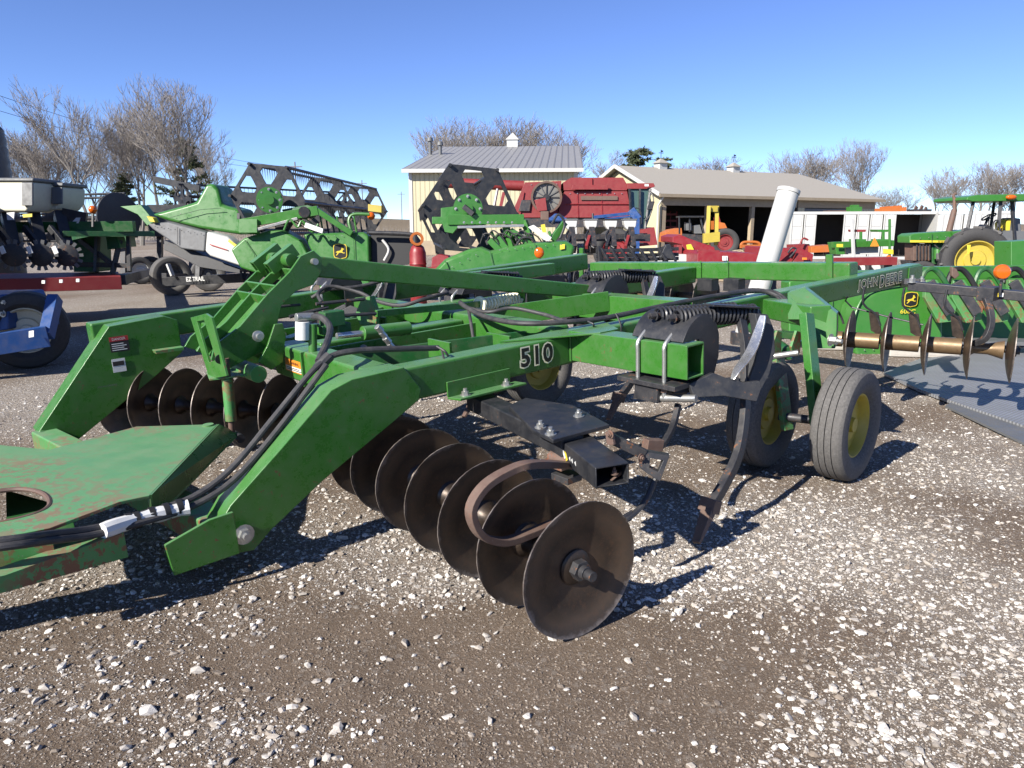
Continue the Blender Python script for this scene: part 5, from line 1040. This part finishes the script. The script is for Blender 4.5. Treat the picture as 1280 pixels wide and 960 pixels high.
# ---------------------------------------------------------------- reels
def reel(o,c,ax,length,Rr,nb=6,bats=True,rot=0.2,plates=2,tines=True,mat=None):
    mat=mat or bk; c=V(c); ax=V(ax).normalized(); up=Z; sd_=ax.cross(up).normalized(); up=sd_.cross(ax)
    P=lambda a,r,h: c+ax*h+(sd_*math.cos(a)+up*math.sin(a))*r
    for k in range(plates):
        h=length*k/(max(plates-1,1)); b=B()
        for i in range(nb):
            a=rot+2*math.pi*i/nb; a2=rot+2*math.pi*(i+1)/nb; A_,C_,E_=P(a,Rr,h),P(a2,Rr,h),P(0,0,h); ce=(A_+C_)*.39+E_*.22; ho=[]
            for (q0,q1) in((A_,C_),(C_,E_),(E_,A_)):
                for f_ in(.22,.5,.78): ho.append(ce+(q0+(q1-q0)*f_-ce)*(.60 if f_!=.5 else .62))
            b2=plate_with_hole([E_,A_,C_],ho,ax*.05); b.add(b2.v,b2.f)
        b.build('end_plate' if k in(0,plates-1) else 'reel_spider',mat,o.r)
    B().cyl(c,c+ax*length,Rr*.09,n=14).build('reel_shaft',mat,o.r)
    for i in range(nb):
        a=rot+2*math.pi*i/nb
        q=B().cyl(P(a,Rr*.97,-.1),P(a,Rr*.97,length+.1),.035,n=8).build('bat_tube',mat,o.r)
        if tines:
            b=B(); n=int(length/.16)
            for j in range(n):
                p=P(a,Rr*.97,length*(j+.5)/n); b.add([p+ax*.012,p-ax*.012,p+V((.02,-.03,-.30))],[(0,1,2)]); b.add([p+sd_*.012,p-sd_*.012,p+V((.02,-.03,-.30))],[(0,1,2)])
            tq=b.build('tine_row',mat,q,smooth=0); tq['kind']='stuff'
# header on the cart (left)
o=Obj('grain_header','green grain header with black reel and white end panel, left of the mast','grain header',330,17)
o.poly('end_shroud',[(188,268),(225,258),(245,252),(257,230),(266,229),(273,236),(278,256),(300,262),(304,294),(250,286),(206,275)],gf,1.0,17.2,bevel=.08)
o.poly('grey_skirt',[(184,280),(210,277),(258,290),(256,315),(226,311),(206,297),(190,286)],MT['grey'],.5,17,bevel=.04)
wp=o.poly('white_skirt',[(258,289),(284,295),(303,313),(315,326),(312,332),(300,333),(262,320),(256,314)],MT['white'],.45,16.9,bevel=.05); o.poly('red_line',[(262,305),(284,312),(284,313),(262,306)],MT['dred'],.02,16.86,wp,0)
o.poly('lower_frame',[(205,300),(262,322),(300,336),(300,342),(250,334),(205,312)],bk,.8,17.2)
o.poly('green_shield',[(288,312),(304,298),(336,287),(352,287),(376,300),(386,318),(384,338),(330,345),(300,335)],gf,.6,16.6,bevel=.05)
rp=o.poly('side_panel',[(378,292),(454,290),(461,295),(463,366),(400,366),(392,320)],gf,.5,16.7,bevel=.05); emblem(rp,o.k(418,321.5,16.68),V((1,0,0)),Z,.27,MT['dblack'],MT['dyellow'])
o.poly('auger_opening',[(464,292),(514,294),(520,302),(518,330),(464,335)],MT['dblack'],1.0,16.9); o.tube('auger_hose',[(478,300,16.8),(486,312,16.8),(480,326,16.8)],.03,MT['white']); o.tube('opening_rim',[(461,291,16.7),(512,293,16.7),(519,300,16.7),(518,332,16.7)],.05,bk)
o.bar('reel_arm',(300,280,16.5),(398,263,16.4),.12,.20,gf); o.bar('arm_front',(312,275,16.45),(312,292,16.45),.2,.4,gf,up=V((1,0,0))); o.bar('lift_cylinder',(310,290,16.4),(372,273,16.4),.06,.06,MT['zinc'])
dr=B().lathe(o.k(337,250,16.4),V((.25,-1,0)),[(0,0),(.28,0),(.28,.06),(.1,.07),(.1,.12),(0,.12)],28).build('drive_disc',gf,o.r)
for i in range(8): a=i*math.pi/4; B().bolt(o.k(337,250,16.33)+V((.23*math.cos(a),-.01,.23*math.sin(a))),V((.25,-1,0)),.02,.02).build('disc_bolt',zn,dr)
reel(o,o.k(335,249,16.7),V((.034,1,0)),9.2,.86,6,True,-.09,3)
o.tube('hose_loop',[(355,288,16.3),(362,274,16.3),(372,284,16.3),(378,276,16.3),(390,290,16.3),(398,280,16.3)],.025,gf); o.poly('decal_plate',[(382,278),(404,286),(403,292),(380,284)],MT['dwhite'],.04,16.2); o.bar('lift_link',(395,262,16.4),(440,292,16.5),.1,.12,gf)
o.tube('rail_hoop',[(440,292,16.6),(436,276,16.6),(442,268,16.6),(462,268,16.6)],.035,gf); o.poly('yellow_box',[(460,255),(477,257),(477,266),(460,264)],MT['yellow'],.3,17.5); o.ball('amber_lamp',(464,270,16.8),.09,MT['amber']); o.poly('yellow_cap',[(183,270),(191,272),(194,278),(187,277)],MT['dyellow'],.2,16.9)
o.bar('near_leg',(330,345,16.8),(330,385,16.8),.15,.15,bs)
rivets(o,[(192,268.5),(300,263)],17.08,8); rivets(o,[(300,340),(330,344),(380,337)],16.56,4); rivets(o,[(384,296),(452,294)],16.66,7); rivets(o,[(395,352),(458,354)],16.66,6); rivets(o,[(190,282),(256,293)],16.96,8,mat=MT['black'])
seam(o,[(212,272),(250,262),(276,260)],17.08,MT['darkgreen']); seam(o,[(306,300),(318,318),(322,340)],16.56,MT['darkgreen']); seam(o,[(442,293),(444,360)],16.66,MT['darkgreen']); seam(o,[(222,284),(222,305)],16.96,MT['black'])
o.poly('latch',[(296,266),(300,266),(300,274),(296,274)],MT['black'],.03,17.05); o.poly('warning_decal',[(398,345),(406,345),(406,352),(398,352)],MT['dyellow'],.01,16.68,bevel=0); o.poly('warning_decal',[(286,299),(296,306),(294,309),(285,302)],MT['dyellow'],.01,16.84,bevel=0)
for i in range(5): o.tube('hose_bundle',[(344+8*i,284-3*(i%2),16.55),(350+7*i,270-2*(i%3),16.5),(362+7*i,274,16.5),(380+5*i,284,16.55)],.013,MT['green_far'] if i%2 else MT['hose'])
for i in range(9): o.bar('cross_strut',(400+7*i,268+2*(i%2),16.9),(404+7*i,292,16.9),.03,.04,bk if i%3 else gf)
o.poly('belt_guard',[(352,262),(384,256),(398,262),(392,272),(360,276)],MT['darkgreen'],.15,16.6); o.cyl('belt_pulley',(380,265,16.45),(380,265,16.3),.12,bs)
# header cart
o=Obj('header_cart','black header cart with ribbed tyre and white lettering under the grain header','cart',230,18.5)
o.bar('main_beam',(205,352,18.6),(330,346,18.6),.2,.22,bk); o.bar('support_post',(250,300,18.5),(248,350,18.5),.12,.12,bk); o.bar('support_post',(300,325,18.5),(305,350,18.5),.12,.12,bk)
o.bar('axle_beam',(205,345,18.5),(240,345,19.6),.14,.14,bk); o.gw(216,19.3,.50,(.75,-1,0),.36,MT['grey'],MT['tyre'],5); o.gw(262,20.6,.46,(.45,-1,0),.34,MT['grey'],MT['tyre'],5); o.gw(330,18.2,.4,(.45,-1,0),.3,MT['grey'],MT['tyred'])
o.text('EZ TRAIL','maker_name',(233,352,18.4),(256,351,18.4),.11,MT['dwhite'],.03); o.bar('tie_bar',(210,330,18.4),(216,345,18.4),.1,.06,MT['white'])
# second header (centre)
o=Obj('flex_header','green flex header with large open black reel before the cream building','grain header',610,15)
reel(o,o.k(588,262,15.1),V((-.14,1,0)),5.0,.98,6,True,-.09,2)
dr=B().lathe(o.k(585,261,14.75),V((.05,-1,0)),[(0,0),(.29,0),(.29,.06),(.1,.07),(.1,.12),(0,.12)],28).build('drive_disc',gf,o.r)
for i in range(8): a=i*math.pi/4; B().bolt(o.k(585,261,14.68)+V((.24*math.cos(a),-.01,.24*math.sin(a))),V((0,-1,0)),.02,.02).build('disc_bolt',zn,dr)
o.bar('motor_block',(580,258,14.6),(592,268,14.6),.14,.1,bk,dr)
o.poly('arm_plate',[(551,260),(568,258),(576,266),(576,280),(566,292),(556,290),(553,280),(540,280),(540,271),(551,271)],gf,.12,14.7); o.bar('reel_arm',(560,275,14.7),(655,274,14.7),.12,.19,gf); o.bar('lift_cylinder',(572,284,14.6),(655,282,14.6),.06,.05,MT['zinc'])
for x in range(580,650,10): B().bolt(o.k(x,278,14.6),V((0,-1,0)),.015,.01).build('arm_bolt',zn,o.r)
o.poly('end_shield',[(528,352),(556,324),(585,312),(601,309),(612,314),(660,304),(708,301),(720,308),(716,322),(640,340),(560,356)],gf,.7,14.5,bevel=.08)
o.ball('amber_lamp',(674,316,14.25),.095,MT['amber'],(1,.5,1.1)); o.tube('shield_crease',[(556,326,14.46),(560,336,14.46),(556,352,14.46)],.012,gf)
for a,b_ in(((632,282),(640,310)),((620,294),(634,312)),((612,300),(630,318)),((638,288),(664,306)),((690,300),(706,278)),((655,276),(664,300))): o.bar('linkage_bar',(*a,14.7),(*b_,14.7),.1,.12,gf)
o.poly('decal_plate',[(660,284),(667,281),(690,297),(686,302),(680,300)],MT['dwhite'],.04,14.5); o.tube('hose_loop',[(645,308,14.6),(652,298,14.6),(664,298,14.6),(672,310,14.6)],.025,bk); o.tube('hose_loop',[(690,280,14.6),(698,268,14.6),(706,280,14.6),(700,298,14.6)],.025,bk)
o.poly('red_block',[(676,264),(686,264),(686,275),(676,275)],MT['rust'],.2,14.8); o.bar('rear_leg',(640,338,15),(640,385,15),.14,.14,bs); o.bar('rear_leg',(560,350,15),(560,385,15),.14,.14,bs); o.bar('cutter_beam',(540,352,15),(700,352,18),.3,.3,bs)
rivets(o,[(540,346),(600,316)],14.46,6); rivets(o,[(620,313),(706,305)],14.46,9); rivets(o,[(580,345),(700,322)],14.46,9); seam(o,[(612,314),(618,340)],14.46,MT['darkgreen']); seam(o,[(668,304),(676,330)],14.46,MT['darkgreen'])
for i in range(8): o.tube('hose_bundle',[(600+9*i,305-2*(i%3),14.7),(606+9*i,292-4*(i%2),14.6),(618+9*i,296,14.6),(626+9*i,308,14.7)],.014,MT['hose'])
for i in range(8): o.bar('cross_strut',(602+12*i,286+3*(i%2),14.9),(610+12*i,306,14.9),.04,.05,gf if i%2 else bk)
o.poly('valve_cover',[(640,292),(654,288),(660,300),(646,304)],MT['grey'],.15,14.75); o.poly('warning_decal',[(700,306),(706,305),(706,311),(700,312)],MT['dyellow'],.01,14.46,bevel=0); o.poly('yellow_tag',[(676,281),(681,280),(683,290),(678,291)],MT['dyellow'],.02,14.5,bevel=0)
# red drum and red floor parts
o=Obj('red_drum','upright red ribbed drum with orange collar beside the black reel','drum',524,15.6)
dm=B().lathe(gx(524,15.6)-o.p,Z,[(.15,0),(.17,.05),(.17,.5),(.185,.52),(.17,.54),(.17,.95),(.185,.97),(.17,1.0),(.17,1.2),(.13,1.32),(.06,1.38),(0.001,1.38)],28).build('drum_body',MT['red'],o.r)
B().lathe(gx(524,15.6)-o.p+V((0,-.1,1.48)),V((.3,-1,.2)),[(.09,-.03),(.14,-.03),(.14,.03),(.09,.03)],18,close=True).build('collar',MT['orange'],dm)
o=Obj('red_gearbox','low red gearbox and shaft parts on the ground by the drum','gearbox',552,15.2)
o.poly('case',[(540,322),(548,318),(560,320),(566,330),(560,350),(538,350)],MT['red'],.5); o.cyl('shaft',(535,338,15),(575,334,15),.06,MT['redfade']); o.poly('flange',[(556,328),(572,326),(574,342),(558,344)],MT['redfade'],.2,15.1); o.bar('skid',(534,352,15.2),(576,352,15.2),.5,.15,bs)
# ---------------------------------------------------------------- left planter on a trailer
o=Obj('trailer_planter','dark planter with two cream seed hoppers riding on the red trailer','planter',80,14)
for i,(x0,x1,y0,y1,t_) in enumerate(((-30,41,222,265,13.4),(41,78,228,263,14.0))):
    bx=o.poly('seed_hopper',[(x0,y0+5),(x1,y0+5),(x1-1,y1-10),(x1-8,y1),(x0+8,y1),(x0+1,y1-10)],MT['cream'],.8,t_,bevel=.05); o.poly('hopper_lid',[(x0-1,y0),(x1+1,y0),(x1+1,y0+5),(x0-1,y0+5)],MT['grey'],.85,t_-.02,bx,.03); o.poly('side_pad',[(x1-14,y0+6),(x1-.5,y0+6),(x1-.5,y1-8),(x1-14,y1-8)],MT['grey'],.04,t_-.06,bx)
o.bar('tool_bar',(-60,285,13.8),(168,283,14.4),.2,.2,MT['darkgreen']); o.bar('top_rail',(78,270,14.1),(108,276,14.2),.12,.3,bk); o.bar('deck',(78,292,14.2),(190,292,15),.9,.10,MT['darkgreen'])
for i,x in enumerate((-25,14,48,80)):
    t_=13.2+.25*i
    ru=o.bar('row_unit',(x-6,268,t_+.2),(x+4,310,t_),.18,.28,bk); o.bar('closing_arm',(x-18,284,t_-.2),(x+8,316,t_-.3),.07,.12,bk,ru); o.poly('label',[(x-16,309),(x-11,307),(x-7,316),(x-12,318)],MT['dwhite'],.02,t_-.6,ru,0)
    c=o.k(x+3,319,t_-.35); fw=B().lathe(c,V((.35,-1,0)),[(0.001,-.02),(.16,-.02),(.20,-.015),(.20,.015),(.16,.03),(0.001,.04)],24).build('finger_wheel',bs,o.r)
    ax_=V((.35,-1,0)).normalized(); s1=ax_.cross(Z).normalized(); u1=s1.cross(ax_)
    for k in range(14):
        a=2*math.pi*k/14; d_=s1*math.cos(a)+u1*math.sin(a); B().bar(c+d_*.19,c+d_*.275,.055,.02,up=ax_).build('finger',MT['grey'],fw)
o.ball('amber_lamp',(116,262,14),.075,MT['amber']); o.bar('lamp_post',(116,266,14.1),(116,284,14.1),.04,.04,bk); o.poly('striped_tag',[(80,272),(100,272),(98,279),(82,279)],MT['dwhite'],.02,14.1,bevel=0); o.poly('pink_tag',[(8,266),(18,265),(17,275),(9,275)],MT['dwhite'],.02,13.2,bevel=0); o.poly('yellow_tag',[(28,268),(40,267),(40,271),(29,272)],MT['dyellow'],.02,13.2,bevel=0)
o.poly('fertilizer_frame',[(90,300),(118,294),(120,340),(92,340)],MT['darkgreen'],.6,14.6); o.poly('gear_case',[(132,296),(146,296),(150,310),(134,312)],MT['darkgreen'],.3,14.5)
for a,b_ in(((100,300),(140,330)),((120,340),(122,296)),((150,300),(140,345)),((160,285),(162,340)),((90,330),(160,332))): o.bar('frame_bar',(*a,14.6),(*b_,14.6),.07,.09,bs)
q0=V((-12.6,10.6,2.2))-o.p; q1=V((-10.4,12.6,2.2))-o.p; B().cyl(q0,q1,.95,n=28).build('shade_cylinder',bk,o.r,.05); B().box(q0.lerp(q1,.5)-V((.6,.6,1.6)),q0.lerp(q1,.5)+V((.6,.6,-.8))).build('shade_cylinder_base',bs,o.r)  # unseen cylinder and base, added out of view to shade trailer and row units
o=Obj('red_trailer','low red trailer deck carrying the planter with cream hoppers','trailer',60,14.2)
dk=o.bar('deck',(-200,358,12.6),(150,350,14.6),1.8,.24,MT['redfade']); 
for x,y,t_ in((54,352.5,12.95),(76,351.5,13.1),(97,350.5,13.25)): o.poly('reflector',[(x-2,y-2),(x+2,y-2),(x+2,y+2),(x-2,y+2)],MT['dwhite'],.02,t_,dk,0)
o.gw(177,23.2,.42,(.6,-1,0),.3,MT['white'],MT['tyred']); o.gw(190,23.8,.42,(.6,-1,0),.3,MT['white'],MT['tyred']); o.bar('axle_beam',(150,350,14.6),(188,339,23.6),.2,.2,bs); o.gw(-60,13.6,.4,(.6,-1,0),.3,MT['white'],MT['tyred'])
o=Obj('black_tank','tall black ribbed plastic tank standing behind the cream hoppers','tank',-20,24)
B().lathe(gx(-14,24)-o.p,Z,[(1.08,0),(1.08,2.0)]+[(1.06+.03*(k%2)-.006*k,2.0+k*.16) for k in range(1,17)]+[(.97,4.7),(.86,4.85),(.4,5.05),(0.001,5.08)],40).build('tank_shell',bk,o.r); B().lathe(gx(-14,24)-o.p+V((0,0,5.06)),Z,[(0.001,0),(.5,0),(.5,.12),(0.001,.16)],20).build('tank_lid',bk,o.r)
# far reels behind the planter
o=Obj('far_reel_header','distant black reel header lying behind the cream hoppers','grain header',120,23)
reel(o,o.k(148,272,23),V((-.75,.35,0)),6,.80,6,True,.2,3); B().lathe(o.k(148,272,22.9),V((.75,-.35,0)),[(0.001,0),(.75,0),(.75,.05),(0.001,.08)],24).build('end_disc',bk,o.r); o.bar('header_frame',(90,300,22.6),(165,296,22.8),.5,.6,MT['darkgreen']); o.bar('leg',(110,300,22.8),(110,356,22.8),.15,.15,bs); o.bar('leg',(155,300,22.8),(155,356,22.8),.15,.15,bs)
o.poly('green_end',[(150,258),(176,256),(186,268),(192,278),(184,282),(172,268)],gf,.4,20)
o=Obj('dark_reel_header','dark reel arms of another header rising behind the green end shroud','grain header',225,24)
reel(o,o.k(228,252,24),V((.55,.8,0)),7,.55,5,True,.3,3); o.bar('reel_arm',(192,224,24),(250,236,24),.12,.2,bk); o.bar('reel_arm',(186,262,24),(240,262,24),.2,.3,bk); o.bar('header_frame',(190,280,24.2),(250,280,24.2),.6,.8,bk); o.bar('leg',(200,285,24.2),(200,352,24.2),.15,.15,bs); o.bar('leg',(240,285,24.2),(240,352,24.2),.15,.15,bs)
# ---------------------------------------------------------------- blue implement at the left edge
o=Obj('blue_implement','blue towed implement with cream wheel at the edge of the yard','implement',20,9.2)
o.gw(40,9.35,.475,(.55,-1,0),.36,MT['cream'],MT['tyred'],1,.58)
o.bar('frame_bar',(-260,470,7.6),(60,420,8.75),.14,.24,MT['blue']); o.bar('wheel_strut',(58,420,8.75),(69,372,9.0),.12,.16,MT['blue']); o.bar('fork_plate',(62,378,9.2),(68,402,9.0),.1,.10,MT['blue'])
o.poly('side_box',[(-200,372),(4,368),(10,380),(10,412),(-200,450)],MT['blue'],.8,9.0,bevel=.02); o.poly('hopper',[(-760,0),(-150,20),(-170,372),(-700,380)],MT['blue'],1.5,7.6,bevel=.03)  # tall blue block is unseen, added left of view to shade wheel and planter
for x,y in((6,378),(3,392)): B().bolt(o.k(x,y,8.97),V((0,-1,0)),.03,.03).build('box_bolt',zn,o.r)
o.poly('sticker',[(36,414),(42,413),(42,421),(36,422)],MT['dwhite'],.01,8.55,bevel=0); o.bar('tow_frame',(-300,430,8),(-120,420,9),.3,.3,MT['blue']); o.gw(-230,9.0,.475,(.55,-1,0),.36,MT['cream'],MT['tyred'],1,.58)
# ---------------------------------------------------------------- trees
def bark(name,c0,c1):
    m_,t,b,co=newmat(name); n=nz(t,co,4,5,.7); t.links.new(mixc(t,n,c0,c1),b.inputs['Base Color']); b.inputs['Roughness'].default_value=.9; return m_
MT['bark']=bark('grey_brown_bark',(.11,.10,.09),(.20,.185,.165)); MT['twig']=bark('bare_twigs',(.15,.132,.118),(.26,.235,.21)); MT['needle']=bark('dark_needles',(.035,.05,.022),(.085,.10,.045))
def seg(b,p,q,r0,r1,n):
    d,a,c=basis(q-p); vs=[]
    for o_,r in((p,r0),(q,r1)):
        for i in range(n): t=2*math.pi*i/n; vs.append(o_+(a*math.cos(t)+c*math.sin(t))*r)
    b.add(vs,[(i,(i+1)%n,(i+1)%n+n,i+n) for i in range(n)])
def bare_tree(seed,h,spread,maxl=6,forks=1):
    rn=random.Random(seed); tr=B(); cr=B(); cnt=[0]
    def grow(p,d,L,r,lev):
        b=tr if lev<2 else cr; n=4 if lev<4 else 3; steps=4 if lev<3 else 3
        q=p; dd=d
        for s in range(steps):
            dd=(dd+V((rn.uniform(-1,1),rn.uniform(-1,1),rn.uniform(-.5,.9)))*(.10+.05*lev)).normalized(); e=q+dd*(L/steps); r1=r*(1-.16)
            seg(b,q,e,r,r1,5 if lev==0 else n); q=e; r=r1; cnt[0]+=1
            if lev<maxl and (s>1 or lev>0) and (lev<3 or rn.random()<.8):
                k=2 if lev==0 else rn.choice((1,1,1,2))
                for _ in range(k):
                    a=rn.uniform(0,6.28); sd=V((math.cos(a),math.sin(a),rn.uniform(.0,.6))); nd=(dd*rn.uniform(.7,1.1)+sd*rn.uniform(.45,.85)*spread).normalized()
                    grow(q,nd,L*rn.uniform(.42,.70),max(r*rn.uniform(.42,.62),.013),lev+1)
        if lev<maxl: 
            for _ in range(2): grow(q,(dd+V((rn.uniform(-.5,.5),rn.uniform(-.5,.5),.2))).normalized(),L*.6,max(r*.7,.013),lev+1)
    for k in range(forks):
        d=V((rn.uniform(-.18,.18)*forks,rn.uniform(-.12,.12)*forks,1)).normalized(); grow(V((rn.uniform(-.2,.2)*(forks-1),0,-.1)),d,h*.42,h*.015,0)
    return tr,cr
def pine(seed,h,wd=.30):
    rn=random.Random(seed); tr=B(); cr=B(); seg(tr,V((0,0,-.1)),V((0,0,h)),h*.018,h*.003,6)
    for i in range(70):
        z=h*(.12+.86*i/70); L=(h*wd)*(1-(z/h)**(1 if wd<.35 else 2)*.85)*rn.uniform(.5,1.1); a=rn.uniform(0,6.28); d=V((math.cos(a),math.sin(a),rn.uniform(-.05,.35))).normalized(); p=V((0,0,z)); q=p+d*L; seg(tr,p,q,.05,.015,3)
        for k in range(80):
            c=p+d*(L*rn.uniform(.25,1.05))+V((rn.gauss(0,.16),rn.gauss(0,.16),rn.gauss(0,.13)))*h*.10*.5; s=rn.uniform(.22,.5); u=V((rn.uniform(-1,1),rn.uniform(-1,1),rn.uniform(-.6,1))).normalized(); w_=u.cross(V((rn.uniform(-1,1),rn.uniform(-1,1),.3))).normalized()
            cr.add([c-w_*s*.18,c+w_*s*.18,c+u*s],[(0,1,2)])
    return tr,cr
protos={}
for k,(sd,hh,sp,mx,fk) in enumerate(((3,13,.95,4,1),(8,13,1.15,4,2),(21,13,.85,4,1),(33,13,1.2,4,2))):
    tr,cr=bare_tree(sd,hh,sp,mx,fk); z1=max(v[2] for v in cr.v); a=tr.build('trunk',MT['bark'],smooth=0); c=cr.build('crown',MT['twig'],smooth=0); protos[k]=(a,c,z1)
for k,sd,wd_ in((8,5,.42),(9,6,.30)):
    tr,cr=pine(sd,10,wd_); a=tr.build('trunk',MT['bark'],smooth=0); c=cr.build('crown',MT['needle'],smooth=0); protos[k]=(a,c,10.2)
used=set()
def tree(kind,x,ytop,t,label,cat,group,wide=1.,rz=None):
    p=gx(x,t); top=at(x,ytop,t).z; a,c,z1=protos[kind]; s=top/z1; o=thing('pine_tree' if kind>7 else 'bare_tree',label,cat,p,random.uniform(0,6.28) if rz is None else rz,group); o.scale=(s*wide,s*wide,s)
    for q in(a,c):
        n=q if q.name not in used else q.copy()
        if n is not q: col.objects.link(n)
        used.add(q.name); n.parent=o
    return o
LT='bare leafless tree in the dense row beyond the header on the cart'
for i,(kd,x,yt,t,wd) in enumerate(((1,32,165,84,1),(2,60,150,76,1),(0,90,158,88,1.1),(3,155,148,84,1),(1,178,132,74,.9),(2,202,122,80,1.05),(0,135,165,90,1.1),(2,268,182,92,1.1),(1,75,172,95,1.2),(0,255,150,95,1.1))): tree(kd,x,yt,t,LT,'tree','bare trees in the row beyond the grain header',wd)
tree(0,118,104,70,'tallest slim bare tree rising above the row beyond the cream hoppers','tree',None,.85); tree(3,238,100,68,'big spreading bare tree at the end of the row by the evergreen','tree',None,1.0)
tree(8,240,172,72,'dark evergreen standing among the bare trees beyond the green shroud','tree',None,.8); tree(9,165,215,80,'low dark evergreen half hidden by bare trees beyond the planter','tree',None,1.5)
LB='bare leafless tree rising behind the grey roof of the cream building'
for kd,x,yt,t,wd in((1,562,148,88,1.1),(3,590,152,92,1.1),(0,612,150,95,1.2),(2,640,152,98,1.3),(1,664,156,96,1.3),(3,690,162,92,1.2)): tree(kd,x,yt,t,LB,'tree','bare trees behind the cream building',wd)
tree(2,748,190,82,'small bare tree between the cream building and the open shed','tree',None,1.3)
tree(8,795,184,80,'large dark green pine behind the end of the open shed','tree',None,1.25); tree(9,825,196,84,'smaller green pine beside the large pine behind the shed','tree',None,1.5)
LS='bare leafless tree rising behind the ridge of the open shed'
for kd,x,yt,t,wd in((1,885,196,100,1.6),(0,905,203,105,1.7),(3,985,190,105,1.3),(1,1008,186,100,1.3),(2,945,207,110,1.6)): tree(kd,x,yt,t,LS,'tree','bare trees behind the open shed',wd)
tree(3,1072,172,86,'tall open bare tree beyond the hipped end of the open shed','tree',None,1.0); tree(1,1108,232,80,'low sprawling bare tree behind the white containers','tree',None,1.6)
LR='bare leafless tree in the clump beyond the tractor canopy'
for kd,x,yt,t,wd in((0,1172,212,84,1.2),(2,1195,206,88,1.3),(1,1222,202,82,1.3),(3,1252,200,86,1.3),(0,1283,205,84,1.3)): tree(kd,x,yt,t,LR,'tree','bare trees beyond the tractor',wd)
# brush along the bank, one mass
b=B()
for i in range(5200):
    x=random.uniform(-75,110); y=random.uniform(104,126); h=random.uniform(.5,2.6); p=V((x,y,0)); d=V((random.uniform(-.6,.6),random.uniform(-.6,.6),h)); s_=random.uniform(.02,.05); b.add([p-V((s_,0,0)),p+V((s_,0,0)),p+d],[(0,1,2)])
    q=p+d*.5; b.add([q,q+V((.04,0,0)),q+V((random.uniform(-.7,.7),0,h*.5))],[(0,1,2)])
o=b.build('brush',MT['twig'],smooth=0); o['kind']='stuff'; tag(o,'tangled line of leafless brush at the foot of the far bank','brush')
# utility poles and wires
for i,(x,y0,t,lab) in enumerate(((374,204,120,'thin utility pole above the black reel of the carted header'),(455,226,170,'thin utility pole just left of the yellow box on the header'),(503,240,220,'most distant thin utility pole beside the cream building'))):
    o=thing('utility_pole',lab,'utility pole',gx(x,t)); h=at(x,y0,t).z; B().cyl((0,0,0),(0,0,h),.14,.1,n=8).build('pole',MT['bark'],o); B().box((-1.1,-.06,h-.8),(1.1,.06,h-.66)).build('crossarm',MT['bark'],o)
for k,(a,e,lab) in enumerate((((-120,78,60),(374,210,120),'upper thin power line crossing the sky from the row of bare trees'),((-120,102,60),(374,213,120),'lower thin power line crossing the sky from the row of bare trees'))):
    p=at(*a);q=at(*e); pts=[p+(q-p)*(i/12)-V((0,0,3.0*4*(i/12)*(1-i/12)*.5)) for i in range(13)]; o=B().tube(pts,.022,4,1).build('power_line',MT['black']); tag(o,lab,'power line')
